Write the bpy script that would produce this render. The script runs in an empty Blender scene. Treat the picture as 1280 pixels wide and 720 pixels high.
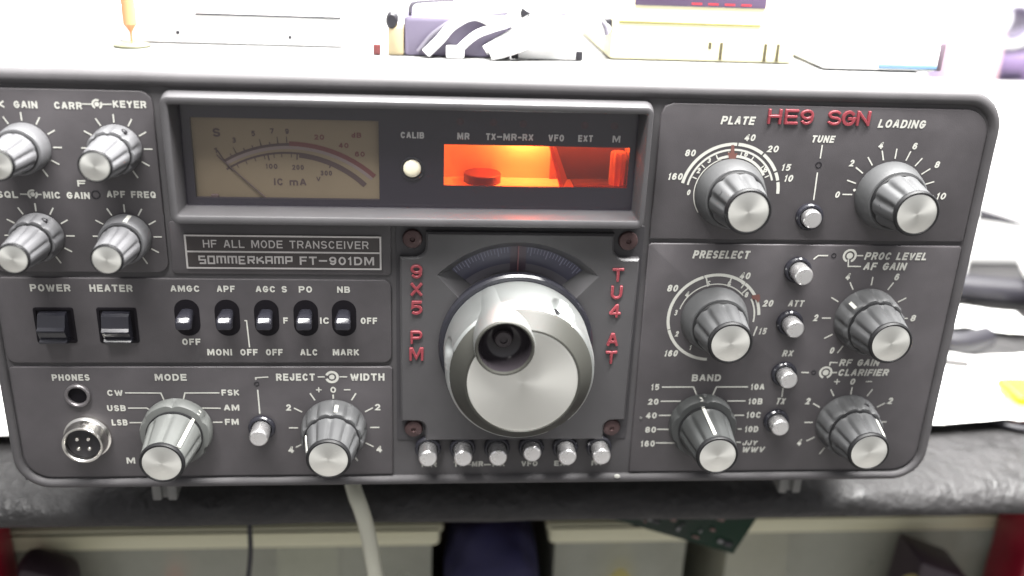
import bpy, math, random
from mathutils import Vector, Matrix, noise
random.seed(4)
C = bpy.context.scene.collection
SC = bpy.context.scene
PI = math.pi
# ---------------------------------------------------------------- camera, world, lamps, exposure
# Units: metres; all builders below take millimetres.  X right along the front panel, Y away from the
# viewer (0 = painted face of the panel), Z up (0 = middle of the panel).
cam_d = bpy.data.cameras.new('camera'); cam = bpy.data.objects.new('camera', cam_d); C.objects.link(cam)
R0, R1, R2 = (0.996381, -0.03748, -0.076284), (0.006279, 0.927526, -0.373705), (0.084762, 0.371874, 0.924405)
w = lambda v: Vector((v[0], v[2], -v[1]))
right, up, back = w(R0), -w(R1), -w(R2)
M = Matrix((right, up, back)).transposed().to_4x4()
M.translation = Vector((-0.022305, -0.314912, 0.130432))
cam.matrix_world = M
cam_d.sensor_width = 36; cam_d.lens = 34.31
cam_d.clip_start = 0.01; cam_d.clip_end = 50
cam_d.dof.use_dof = True; cam_d.dof.focus_distance = 0.335; cam_d.dof.aperture_fstop = 5.6
SC.camera = cam

world = bpy.data.worlds.new('World'); SC.world = world; world.use_nodes = True
bg = world.node_tree.nodes['Background']
bg.inputs[0].default_value = (0.97, 0.97, 1.0, 1); bg.inputs[1].default_value = 0.68
_n = world.node_tree.nodes; _l = world.node_tree.links      # a room: pale ceiling, darker floor
_tc = _n.new('ShaderNodeTexCoord'); _sp = _n.new('ShaderNodeSeparateXYZ'); _cr = _n.new('ShaderNodeValToRGB'); _mr = _n.new('ShaderNodeMapRange')
_mr.inputs['From Min'].default_value = -.7; _mr.inputs['From Max'].default_value = .8
_l.new(_tc.outputs['Generated'], _sp.inputs[0]); _l.new(_sp.outputs['Z'], _mr.inputs['Value']); _l.new(_mr.outputs[0], _cr.inputs[0])
_cr.color_ramp.elements[0].color = (.34, .33, .31, 1); _cr.color_ramp.elements[1].color = (1.15, 1.15, 1.2, 1)
_e = _cr.color_ramp.elements.new(.45); _e.color = (.72, .71, .70, 1)
_l.new(_cr.outputs[0], bg.inputs[0])

def area(name, loc, target, sx, sy, watt, col=(1, 1, 1)):
    d = bpy.data.lights.new(name, 'AREA'); d.shape = 'RECTANGLE'; d.size = sx; d.size_y = sy
    d.energy = watt; d.color = col
    o = bpy.data.objects.new(name, d); C.objects.link(o); o.location = loc
    o.rotation_euler = (Vector(target) - Vector(loc)).to_track_quat('-Z', 'Y').to_euler()
    return o
area('bench_tube_lamp', (0.12, -0.18, 0.80), (0.02, 0.02, 0.0), 1.1, 0.10, 42, (1, .985, .96))
area('ceiling_tube_lamp', (0.10, 0.28, 0.85), (0.05, 0.25, 0.0), 1.2, 0.25, 70, (1, .99, .97))

SC.view_settings.view_transform = 'Standard'; SC.view_settings.look = 'None'
SC.view_settings.exposure = 0.0; SC.view_settings.gamma = 1.0
SC.render.engine = 'CYCLES'
SC.render.resolution_x = 1024; SC.render.resolution_y = 576

# ---------------------------------------------------------------- materials
def mat(name, col, rough=.5, metal=0., spec=.5, bump=None, grunge=0., aniso=0., coat=0., trans=0., bump_dist=.0002, alpha=1.):
    m = bpy.data.materials.new(name); m.use_nodes = True
    nt = m.node_tree; b = nt.nodes['Principled BSDF']
    b.inputs['Base Color'].default_value = (*col, 1); b.inputs['Roughness'].default_value = rough
    b.inputs['Metallic'].default_value = metal; b.inputs['Specular IOR Level'].default_value = spec
    b.inputs['Coat Weight'].default_value = coat
    b.inputs['Transmission Weight'].default_value = trans
    tc = nt.nodes.new('ShaderNodeTexCoord')
    if grunge:
        n = nt.nodes.new('ShaderNodeTexNoise'); n.inputs['Scale'].default_value = 38; n.inputs['Detail'].default_value = 8
        n.inputs['Roughness'].default_value = .65
        nt.links.new(tc.outputs['Object'], n.inputs['Vector'])
        r = nt.nodes.new('ShaderNodeMapRange'); r.inputs['From Min'].default_value = .3; r.inputs['From Max'].default_value = .7
        r.inputs['To Min'].default_value = 1 - grunge; r.inputs['To Max'].default_value = 1 + grunge
        nt.links.new(n.outputs['Fac'], r.inputs['Value'])
        mx = nt.nodes.new('ShaderNodeVectorMath'); mx.operation = 'SCALE'; mx.inputs[0].default_value = col
        nt.links.new(r.outputs['Result'], mx.inputs['Scale']); nt.links.new(mx.outputs['Vector'], b.inputs['Base Color'])
        r2 = nt.nodes.new('ShaderNodeMapRange'); r2.inputs['From Min'].default_value = .3; r2.inputs['From Max'].default_value = .7
        r2.inputs['To Min'].default_value = rough * (1 - grunge * .7); r2.inputs['To Max'].default_value = min(1, rough * (1 + grunge * .7))
        nt.links.new(n.outputs['Fac'], r2.inputs['Value']); nt.links.new(r2.outputs['Result'], b.inputs['Roughness'])
    if bump:
        n = nt.nodes.new('ShaderNodeTexNoise'); n.inputs['Scale'].default_value = bump[0]; n.inputs['Detail'].default_value = 4
        nt.links.new(tc.outputs['Object'], n.inputs['Vector'])
        bp = nt.nodes.new('ShaderNodeBump'); bp.inputs['Strength'].default_value = bump[1]; bp.inputs['Distance'].default_value = bump_dist
        nt.links.new(n.outputs['Fac'], bp.inputs['Height']); nt.links.new(bp.outputs['Normal'], b.inputs['Normal'])
    if aniso:
        b.inputs['Anisotropic'].default_value = aniso
        t = nt.nodes.new('ShaderNodeTangent'); t.direction_type = 'RADIAL'; t.axis = 'Y'
        nt.links.new(t.outputs['Tangent'], b.inputs['Tangent'])
    return m
PANEL = mat('panel_paint', (.062, .057, .061), .52, bump=(2600, .3), grunge=.2)
BEZEL = mat('bezel_paint', (.070, .067, .070), .6, spec=.3, bump=(2200, .2), grunge=.16)
GROOVE = mat('groove_paint', (.040, .038, .042), .55, bump=(2600, .2))
FRAME = mat('frame_paint', (.060, .058, .061), .42, bump=(2600, .1), grunge=.1)
INK = mat('white_ink', (.50, .50, .46), .6, grunge=.12)
CASE = mat('case_paint', (.22, .22, .22), .5, bump=(900, .3), grunge=.1)
KNOB = mat('knob_plastic', (.066, .067, .069), .55, spec=.35, grunge=.10)
KNOBLIGHT = mat('small_knob_plastic', (.105, .105, .11), .46, grunge=.10)
KNOBDARK = mat('knob_edge_plastic', (.012, .012, .013), .5, spec=.25)
ALU = mat('turned_aluminium', (.80, .80, .76), .42, metal=1., aniso=.6)
ALUBODY = mat('satin_aluminium', (.52, .54, .53), .50, metal=1., grunge=.05)
ALUDARK = mat('dark_anodised', (.040, .040, .035), .50, spec=.3)
CHROME = mat('nickel', (.78, .76, .72), .22, metal=1., grunge=.12)
BUTTON = mat('button_silver', (.80, .79, .79), .27, metal=.9, grunge=.06)
BLACK = mat('black_plastic', (.014, .013, .016), .35)
SLOT = mat('slot_shade', (.006, .005, .007), .6, spec=.15)  # near-black colour stands in for the shade inside slots and sockets
GLOSSBLACK = mat('glossy_black_plastic', (.020, .020, .026), .18)
MASK = mat('mask_black', (.022, .019, .026), .3)
RED = mat('red_letter_plastic', (.21, .035, .045), .42, grunge=.15)
SCREW = mat('rusty_screw', (.075, .045, .045), .5, metal=.4, grunge=.3, bump=(1500, .4))
FACE = mat('meter_face', (.215, .172, .105), .7, grunge=.05)
INKDARK = mat('dark_ink', (.075, .050, .045), .7)
INKRED = mat('red_ink', (.13, .045, .04), .7)
DIAL = mat('dial_plate', (.048, .046, .075), .35, grunge=.1)
DIALLIGHT = mat('dial_band', (.105, .10, .115), .4)
DIALTICK = mat('dial_tick', (.15, .15, .21), .6)
DIALRED = mat('dial_cursor', (.20, .085, .095), .5)
BUTTONCREAM = mat('button_cream', (.95, .90, .68), .25)  # brightness of the CALIB button put into a pale cream colour
LEDOFF = mat('dark_red_led', (.038, .014, .018), .3)
CHAMBER = mat('chamber_white', (.75, .72, .66), .8)
CHAMBERDARK = mat('chamber_brown', (.20, .15, .17), .8)
FOOT = mat('foot_plastic', (.13, .13, .125), .5, grunge=.2)

def glass_mat(name, tint, reflect=.065):
    m = bpy.data.materials.new(name); m.use_nodes = True; nt = m.node_tree
    nt.nodes.remove(nt.nodes['Principled BSDF'])
    out = nt.nodes['Material Output']
    t = nt.nodes.new('ShaderNodeBsdfTransparent'); t.inputs[0].default_value = (*tint, 1)
    g = nt.nodes.new('ShaderNodeBsdfGlossy'); g.inputs['Roughness'].default_value = .08
    mx = nt.nodes.new('ShaderNodeMixShader')
    lw = nt.nodes.new('ShaderNodeLayerWeight'); lw.inputs['Blend'].default_value = .5
    pw = nt.nodes.new('ShaderNodeMath'); pw.operation = 'POWER'; pw.inputs[1].default_value = 4.5
    ml = nt.nodes.new('ShaderNodeMath'); ml.operation = 'MULTIPLY_ADD'; ml.inputs[1].default_value = .7; ml.inputs[2].default_value = reflect
    nt.links.new(lw.outputs['Facing'], pw.inputs[0]); nt.links.new(pw.outputs[0], ml.inputs[0])
    nt.links.new(ml.outputs[0], mx.inputs[0]); nt.links.new(t.outputs[0], mx.inputs[1]); nt.links.new(g.outputs[0], mx.inputs[2])
    nt.links.new(mx.outputs[0], out.inputs['Surface'])
    return m
GLASS = glass_mat('clear_pane', (.93, .92, .95))
FILTER = glass_mat('red_filter', (.95, .12, .03))

# ---------------------------------------------------------------- mesh helpers (millimetres)
S = .001
class MB:
    def __init__(s): s.v = []; s.f = []; s.mi = []; s.m = 0
    def add(s, vs, fs):
        o = len(s.v); s.v += [tuple(p) for p in vs]
        for f in fs: s.f.append([o + i for i in f]); s.mi.append(s.m)
    def rings(s, rs, cap0=True, cap1=True):
        # loft between closed rings of equal length
        n = len(rs[0]); vs = [p for r in rs for p in r]; fs = []
        for k in range(len(rs) - 1):
            for i in range(n):
                j = (i + 1) % n
                fs.append([k * n + i, k * n + j, (k + 1) * n + j, (k + 1) * n + i])
        if cap0: fs.append(list(range(n))[::-1])
        if cap1: fs.append([(len(rs) - 1) * n + i for i in range(n)])
        s.add(vs, fs); return s
    def prism(s, out, yb, yf, ch=.3, steps=2):
        # outline (x,z) counter-clockwise seen from the viewer, back at yb, front at yf (< yb), rounded front edge
        rs = [[(x, yb, z) for x, z in out]]
        for k in range(steps + 1):
            a = k / steps * PI / 2
            o2 = offset(out, -ch * (1 - math.cos(a)))
            rs.append([(x, yf + ch * (1 - math.sin(a)), z) for x, z in o2])
        return s.rings(rs)
    def box(s, x0, x1, y0, y1, z0, z1, b=.4):
        # bevelled box
        b = min(b, (x1 - x0) / 2.01, (y1 - y0) / 2.01, (z1 - z0) / 2.01)
        def rr(d, y): return [(x, y, z) for x, z in rrect(x0 + d, x1 - d, z0 + d, z1 - d, max(b - d * .3, .01), 3)]
        return s.rings([rr(b, y1), rr(b * .3, y1 - b * .3), rr(0, y1 - b), rr(0, y0 + b), rr(b * .3, y0 + b * .3), rr(b, y0)])
    def lathe(s, prof, cx=0, cz=0, n=48, fn=None, cap0=True, cap1=True):
        # profile of (radius, height towards the viewer)
        rs = []
        for r, h in prof:
            ring = []
            for i in range(n):
                t = 2 * PI * i / n
                q = fn(t, h, r) if fn else r
                ring.append((cx + q * math.sin(t), -h, cz + q * math.cos(t)))
            rs.append(ring[::-1])
        return s.rings(rs, cap0, cap1)
    def tube(s, pts, r, n=10, sub=6):
        P = [Vector(p) for p in pts]; Q = []
        for i in range(len(P) - 1):
            p0, p1, p2, p3 = P[max(i - 1, 0)], P[i], P[i + 1], P[min(i + 2, len(P) - 1)]
            for k in range(sub):
                t = k / sub
                Q.append(.5 * ((2 * p1) + (p2 - p0) * t + (2 * p0 - 5 * p1 + 4 * p2 - p3) * t * t + (3 * p1 - p0 - 3 * p2 + p3) * t ** 3))
        Q.append(P[-1]); rs = []; u = None
        for i, q in enumerate(Q):
            d = (Q[min(i + 1, len(Q) - 1)] - Q[max(i - 1, 0)]).normalized()
            if u is None: u = d.orthogonal().normalized()
            u = (u - d * u.dot(d)).normalized(); v = d.cross(u)
            rr = r(i / (len(Q) - 1)) if callable(r) else r
            rs.append([tuple(q + (u * math.cos(2 * PI * k / n) + v * math.sin(2 * PI * k / n)) * rr) for k in range(n)])
        return s.rings(rs)
    def flat(s, out, y):
        s.add([(x, y, z) for x, z in out], [list(range(len(out)))]); return s
    def line(s, pts, wd, y):
        # thin printed polyline with mitred joints (closed when the ends meet)
        P = [Vector((a, b)) for a, b in pts]
        P = [p for i, p in enumerate(P) if i == 0 or (p - P[i - 1]).length > 1e-4]
        closed = len(P) > 3 and (P[0] - P[-1]).length < 1e-3
        if closed: P = P[:-1]
        n = len(P); L = []; Rr = []
        for i, p in enumerate(P):
            ds = []
            if i > 0 or closed: ds.append((P[i] - P[i - 1]).normalized())
            if i < n - 1 or closed: ds.append((P[(i + 1) % n] - P[i]).normalized())
            d = sum(ds, Vector((0, 0)))
            d = d.normalized() if d.length > 1e-6 else ds[0]
            nn = Vector((-d.y, d.x)); k = wd / 2 / max(.5, abs(nn.dot(Vector((-ds[0].y, ds[0].x)))))
            L.append(p + nn * k); Rr.append(p - nn * k)
        vs = [(q.x, y, q.y) for q in Rr] + [(q.x, y, q.y) for q in L]
        s.add(vs, [[i, (i + 1) % n, n + (i + 1) % n, n + i] for i in range(n if closed else n - 1)]); return s
    def arc(s, cx, cz, r0, r1, a0, a1, y, n=None):
        # printed band, angles in degrees clockwise from the top
        n = n or max(3, int(abs(a1 - a0) / 4) + 1)
        A = [math.radians(a0 + (a1 - a0) * i / n) for i in range(n + 1)]
        y += .025; vs = [(cx + r0 * math.sin(a), y, cz + r0 * math.cos(a)) for a in A] + [(cx + r1 * math.sin(a), y, cz + r1 * math.cos(a)) for a in A]
        s.add(vs, [[i, n + 1 + i, n + 2 + i, i + 1] for i in range(n)]); return s
    def ticks(s, cx, cz, r0, r1, angs, wd, y):
        for a in angs:
            a = math.radians(a); s.line([(cx + r0 * math.sin(a), cz + r0 * math.cos(a)), (cx + r1 * math.sin(a), cz + r1 * math.cos(a))], wd, y)
        return s
    def text(s, body, x0, x1, zc, h, slant=0, y=-.12, bold=.225):
        # bold block lettering drawn as mitred strokes
        sw = bold * h if body not in '+-' else .42 * FIXED
        if body == '-': s.line([(x0, zc), (x1, zc)], .42, y); return s
        if body == '+': s.line([(x0, zc), (x1, zc)], .42, y); s.line([((x0 + x1) / 2, zc - (x1 - x0) / 2), ((x0 + x1) / 2, zc + (x1 - x0) / 2)], .42, y - .006); return s
        wd = [0.5 if c == ' ' else GW.get(c, .84) for c in body]; gap = .21
        tot = sum(wd) + gap * (len(body) - 1); W = (x1 - x0 - (.2 * h if slant else 0)); k = W / tot
        sw = min(sw, k * .30); x = x0; e = sw / 2
        for c, cw in zip(body, wd):
            for q, st in enumerate(STROKES.get(c, [])):
                P = [(x + e + a * (cw * k - sw), zc - h / 2 + e + bq * (h - sw)) for a, bq in st]
                if math.hypot(st[0][0] - st[-1][0], st[0][1] - st[-1][1]) > .01:
                    for end, nx in ((0, 1), (-1, -2)):
                        d = Vector(P[end]) - Vector(P[nx]); d = d.normalized() * e * (1 if abs(d.x) < .02 * h or abs(d.y) < .02 * h else .6); P[end] = (P[end][0] + d.x, P[end][1] + d.y)
                if slant: P = [(a + .2 * (bq - zc + h / 2), bq) for a, bq in P]
                s.line(P, sw, y - .014 * q)
            x += (cw + gap) * k
        return s
    def xform(s, fn): s.v = [tuple(fn(Vector(p))) for p in s.v]; return s
    def build(s, name, mats, parent=None, loc=None, smooth=35):
        me = bpy.data.meshes.new(name)
        me.from_pydata([(x * S, y * S, z * S) for x, y, z in s.v], [], s.f)
        for m in (mats if isinstance(mats, (list, tuple)) else [mats]): me.materials.append(m)
        if isinstance(mats, (list, tuple)): me.polygons.foreach_set('material_index', s.mi)
        me.polygons.foreach_set('use_smooth', [True] * len(me.polygons)); me.update()
        me.set_sharp_from_angle(angle=math.radians(smooth))
        o = bpy.data.objects.new(name, me); C.objects.link(o)
        place(o, parent, loc or (0, 0, 0)); return o
def wloc(o):
    p = Vector((0, 0, 0))
    while o: p = p + o.location; o = o.parent
    return p
def place(o, parent, loc):
    L = Vector(loc) * S
    if parent: o.parent = parent; L = L - wloc(parent)
    o.location = L
def rrect(x0, x1, z0, z1, r, n=6):
    o = []
    for cx, cz, a in ((x1 - r, z0 + r, -90), (x1 - r, z1 - r, 0), (x0 + r, z1 - r, 90), (x0 + r, z0 + r, 180)):
        for k in range(n + 1):
            t = math.radians(a + 90 * k / n); o.append((cx + r * math.cos(t), cz + r * math.sin(t)))
    return o
def offset(out, d):
    if abs(d) < 1e-9: return list(out)
    n = len(out); res = []
    for i in range(n):
        p = Vector(out[i]); a = Vector(out[i - 1]); b = Vector(out[(i + 1) % n])
        d1 = (p - a); d2 = (b - p)
        if d1.length < 1e-9: d1 = d2
        if d2.length < 1e-9: d2 = d1
        d1.normalize(); d2.normalize()
        n1 = Vector((d1.y, -d1.x)); n2 = Vector((d2.y, -d2.x)); m = n1 + n2
        m = m.normalized() if m.length > 1e-6 else n1
        q = p + m * d / max(.4, m.dot(n1)); res.append((q.x, q.y))
    return res
FIXED = 1
def E_(cx, cy, rx, ry, a0, a1, n=10):
    return [(cx + rx * math.cos(math.radians(a0 + (a1 - a0) * i / n)), cy + ry * math.sin(math.radians(a0 + (a1 - a0) * i / n))) for i in range(n + 1)]
GW = {'I': .20, '1': .42, 'M': 1.02, 'W': 1.16, 'J': .70, 'L': .72, 'F': .74, 'E': .78, '0': .76, '2': .74, '3': .74, '4': .78, '5': .74, '6': .76, '7': .74, '8': .76, '9': .76, 'S': .80, 'm': 1.1, 'd': .72, 'T': .80}
STROKES = {
 'A': [[(0, 0), (.42, 1), (.58, 1), (1, 0)], [(.16, .32), (.84, .32)]],
 'B': [[(0, 0), (0, 1)], [(0, 1), (.62, 1)] + E_(.62, .76, .32, .24, 90, -90) + [(0, .52)], [(0, .52), (.66, .52)] + E_(.66, .26, .34, .26, 90, -90) + [(0, 0)]],
 'C': [E_(.5, .5, .5, .5, 38, 322, 20)], 'D': [[(0, 0), (0, 1), (.5, 1)] + E_(.5, .5, .5, .5, 90, -90, 14) + [(0, 0)]],
 'E': [[(1, 1), (0, 1), (0, 0), (1, 0)], [(0, .52), (.9, .52)]], 'F': [[(1, 1), (0, 1), (0, 0)], [(0, .5), (.88, .5)]],
 'G': [E_(.5, .5, .5, .5, 40, 340, 20) + [(1, .46), (.56, .46)]], 'H': [[(0, 0), (0, 1)], [(1, 0), (1, 1)], [(0, .52), (1, .52)]],
 'I': [[(.5, 0), (.5, 1)]], 'J': [[(1, 1), (1, .35)] + E_(.5, .35, .5, .35, 0, -180, 12)], 'K': [[(0, 0), (0, 1)], [(.95, 1), (.02, .42)], [(.30, .58), (1, 0)]],
 'L': [[(0, 1), (0, 0), (1, 0)]], 'M': [[(0, 0), (0, 1), (.12, 1), (.5, .12), (.88, 1), (1, 1), (1, 0)]], 'N': [[(0, 0), (0, 1)], [(.03, .97), (.97, .03)], [(1, 0), (1, 1)]],
 'O': [E_(.5, .5, .5, .5, 90, 450, 28)], 'Q': [E_(.5, .5, .5, .5, 90, 450, 28), [(.6, .3), (1, -.02)]],
 'P': [[(0, 0), (0, 1)], [(0, 1), (.66, 1)] + E_(.66, .72, .34, .28, 90, -90) + [(0, .44)]], 'R': [[(0, 0), (0, 1)], [(0, 1), (.66, 1)] + E_(.66, .74, .34, .26, 90, -90) + [(0, .48)], [(.6, .48), (1, 0)]],
 'S': [E_(.5, .75, .48, .25, 25, 270, 12) + E_(.5, .25, .5, .25, 90, -155, 12)[1:]], 'T': [[(0, 1), (1, 1)], [(.5, 0), (.5, 1)]],
 'U': [[(0, 1), (0, .4)] + E_(.5, .4, .5, .4, 180, 360, 12) + [(1, 1)]], 'V': [[(0, 1), (.44, 0), (.56, 0), (1, 1)]], 'W': [[(0, 1), (.22, 0), (.3, 0), (.5, .9), (.7, 0), (.78, 0), (1, 1)]],
 'X': [[(0, 0), (1, 1)], [(0, 1), (1, 0)]], 'Y': [[(0, 1), (.5, .45), (1, 1)], [(.5, .45), (.5, 0)]],
 '0': [E_(.5, .5, .5, .5, 90, 450, 28)], '1': [[(0, .78), (.7, 1), (.7, 0)]], '2': [E_(.5, .7, .46, .3, 165, -30, 12) + [(.05, 0), (1, 0)]],
 '3': [E_(.47, .76, .42, .24, 150, -90, 12), E_(.48, .26, .5, .26, 90, -150, 12)], '4': [[(.72, 0), (.72, 1), (.66, 1), (.02, .27)], [(.02, .27), (1, .27)]],
 '5': [[(.92, 1), (.14, 1), (.06, .52)] + E_(.46, .33, .54, .33, 118, -128, 14)], '6': [E_(.5, .3, .48, .3, 90, 450, 20), [(.02, .3), (.06, .62)] + E_(.5, .62, .46, .38, 170, 35, 8)],
 '7': [[(0, 1), (1, 1), (.35, 0)]], '8': [E_(.5, .755, .46, .245, 90, 450, 20), E_(.5, .265, .5, .265, 90, 450, 20)], '9': [E_(.5, .7, .48, .3, 90, 450, 20), [(.98, .7), (.94, .38)] + E_(.5, .38, .46, .38, -10, -145, 8)],
 'm': [[(0, 0), (0, .7), (.8, .7), (1, .55), (1, 0)], [(.5, .7), (.5, 0)]], 'd': [E_(.45, .3, .45, .3, 0, 360, 16), [(.95, 0), (.95, 1)]], '-': [[(0, .5), (1, .5)]],
}
def tag(o, label, cat, group=None, kind=None):
    if label: o['label'] = label
    if cat: o['category'] = cat
    if group: o['group'] = group
    if kind: o['kind'] = kind
    return o
def thing(name, label, cat, loc, group=None):
    o = bpy.data.objects.new(name, None); C.objects.link(o); o.empty_display_size = .02
    o.location = Vector(loc) * S
    return tag(o, label, cat, group)
def copy_part(src, parent, loc):
    # a part and its sub-parts
    c = src.copy(); C.objects.link(c); place(c, parent, loc)
    for ch in src.children:
        d = ch.copy(); C.objects.link(d); d.parent = c
    return c
TEXT = {
 'left_top': [('VOX',-165.2,-154.6,64.5,2.26,0), ('GAIN',-151.8,-144.7,64.5,2.26,0), ('CARR',-139.6,-131.2,64.5,2.27,0), ('KEYER',-121.7,-111.5,65.3,2.28,0), ('SQL',-161.4,-154.8,35.2,2.28,0), ('MIC GAIN',-146.9,-132.3,35.2,2.29,0), ('APF FREQ',-126.9,-111.4,35.8,2.30,0), ('F',-135.7,-133.1,39.3,2.14,0), ],
 'switches': [('POWER',-155.6,-142.5,2.8,2.61,0), ('HEATER',-136.3,-122.2,2.8,2.62,0), ('AMGC',-109.7,-100.0,2.8,2.35,0), ('APF',-94.3,-88.3,2.8,2.35,0), ('AGC',-81.3,-74.7,2.8,2.36,0), ('S',-72.6,-70.8,2.8,2.37,0), ('PO',-66.8,-62.3,2.8,2.37,0), ('NB',-53.8,-49.4,2.8,2.38,0), ('F',-72.6,-71.0,-8.9,2.28,0), ('IC',-60.0,-56.8,-8.9,2.44,0), ('OFF',-46.0,-40.3,-8.9,2.45,0), ('OFF',-107.5,-101.3,-17.1,2.45,0), ('MONI',-99.3,-90.9,-21.1,2.48,0), ('OFF',-88.0,-82.0,-21.1,2.48,0), ('OFF',-79.2,-73.4,-21.1,2.49,0), ('ALC',-67.3,-61.3,-21.1,2.50,0), ('MARK',-56.0,-46.8,-21.1,2.50,0), ],
 'left_low': [('PHONES',-153.0,-140.3,-30.9,2.50,0), ('MODE',-118.1,-107.2,-30.9,2.68,0), ('CW',-135.0,-129.7,-37.0,2.38,0), ('USB',-135.7,-129.3,-43.1,2.41,0), ('LSB',-134.8,-129.3,-48.9,2.44,0), ('M',-131.3,-128.3,-64.7,2.53,0), ('FSK',-95.6,-89.4,-37.0,2.41,0), ('AM',-95.2,-89.8,-43.1,2.44,0), ('FM',-95.2,-90.4,-48.9,2.47,0), ('REJECT',-76.2,-62.6,-30.9,2.87,0), ('WIDTH',-50.1,-38.0,-30.9,2.88,0), ('+',-62.4,-60.4,-36.0,1.93,0), ('0',-57.3,-55.3,-36.0,2.42,0), ('-',-52.5,-50.2,-36.0,0.65,0), ('2',-73.3,-71.5,-43.1,2.61,0), ('2',-41.6,-39.6,-43.1,2.63,0), ('4',-73.3,-71.3,-60.7,2.71,0), ('4',-41.3,-39.2,-60.7,2.73,0), ],
 'right_top': [('PLATE',73.8,85.7,64.3,2.81,1), ('LOADING',127.9,144.9,64.3,2.85,1), ('TUNE',105.6,114.0,58.6,2.46,1), ('0',117.0,119.0,39.3,2.29,1), ('2',120.2,122.2,50.5,2.37,1), ('4',129.3,131.4,56.8,2.34,1), ('6',141.3,143.4,56.8,2.35,1), ('8',150.5,152.6,50.5,2.39,1), ('10',153.4,157.2,39.3,2.45,1), ('160',57.8,63.2,44.8,2.37,1), ('80',62.8,66.8,53.0,2.32,1), ('40',82.5,86.6,58.6,2.31,1), ('20',90.8,95.1,54.9,2.33,1), ('15',96.7,100.2,48.6,2.37,1), ('10',98.2,101.6,44.8,2.39,1), ('0',64.9,66.4,39.3,1.98,1), ('2',67.5,69.0,47.0,1.94,1), ('3',70.8,72.2,50.5,1.65,1), ('6',83.1,84.8,53.0,1.92,1), ('8',90.4,92.2,47.7,1.95,1), ],
 'right_low': [('PRESELECT',69.4,90.1,16.9,2.98,1), ('80',61.5,65.8,4.1,2.59,1), ('40',87.1,91.4,9.0,2.58,1), ('20',97.0,101.2,-1.5,2.65,1), ('15',97.0,100.2,-12.5,2.55,1), ('160',63.0,68.3,-21.4,2.58,1), ('3',65.0,66.5,-5.3,2.18,1), ('2',66.2,67.8,-13.6,2.22,1), ('1',71.9,73.1,-19.1,1.93,1), ('4',68.2,70.0,1.8,2.15,1), ('5',75.6,77.0,5.9,2.13,1), ('6',83.0,84.7,5.9,2.14,1), ('7',87.9,89.6,5.2,1.99,1), ('8',89.9,91.5,1.8,2.16,1), ('PROC LEVEL',131.6,155.0,16.9,2.87,1), ('AF GAIN',131.9,148.0,13.0,2.90,1), ('4',125.9,128.0,9.0,2.60,1), ('6',144.0,146.2,9.0,2.62,1), ('2',116.6,118.7,-7.1,2.69,1), ('8',153.2,155.5,-7.1,2.55,1), ('0',124.8,126.9,-20.2,2.61,1), ('ATT',106.4,112.5,-1.5,2.50,1), ('RX',107.1,111.5,-21.4,2.60,1), ('TX',107.5,111.4,-41.3,2.72,1), ('RF GAIN',129.4,145.1,-25.2,2.81,1), ('CLARIFIER',129.6,149.4,-29.3,2.83,1), ('+',128.7,131.0,-33.1,2.01,1), ('0',134.8,137.1,-33.1,2.52,1), ('-',141.0,143.4,-33.1,0.67,1), ('2',118.9,121.1,-41.3,2.72,1), ('2',150.9,153.3,-41.3,2.74,1), ('4',118.3,120.5,-59.2,2.82,1), ('BAND',74.4,85.3,-31.4,2.81,0), ('15',59.5,62.5,-35.2,2.49,0), ('20',58.9,62.8,-41.3,2.52,0), ('40',58.6,62.7,-47.1,2.55,0), ('80',58.9,63.0,-53.2,2.58,0), ('160',57.7,63.1,-59.2,2.61,0), ('10A',97.1,102.3,-35.2,2.51,0), ('10B',97.0,102.4,-41.3,2.54,0), ('10C',97.0,102.6,-47.1,2.57,0), ('10D',97.2,102.4,-53.2,2.60,0), ('JJY',96.9,103.0,-59.2,2.11,1), ('WWV',97.1,106.2,-62.1,2.48,1), ],
 'display': [('CALIB',-31.8,-24.2,57.2,2.11,0), ('MR',-13.4,-9.4,57.2,2.26,0), ('TX',-4.0,-0.8,57.2,2.26,0), ('MR',1.7,6.1,57.2,2.27,0), ('RX',8.0,11.6,57.2,2.27,0), ('VFO',16.6,21.8,57.2,2.28,0), ('EXT',26.5,31.4,57.2,2.28,0), ('M',38.0,40.6,57.2,2.29,0), ],
 'buttons': [('MR',-24.6,-19.0,-68.0,2.26,0), ('TX',-12.7,-8.5,-68.0,2.27,0), ('MR',-5.8,-1.6,-68.0,2.27,0), ('RX',2.0,6.6,-68.0,2.28,0), ('VFO',12.9,19.0,-68.0,2.28,0), ('EXT',25.4,31.8,-68.0,2.29,0), ('M',39.7,43.4,-68.0,2.30,0), ],
}
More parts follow.
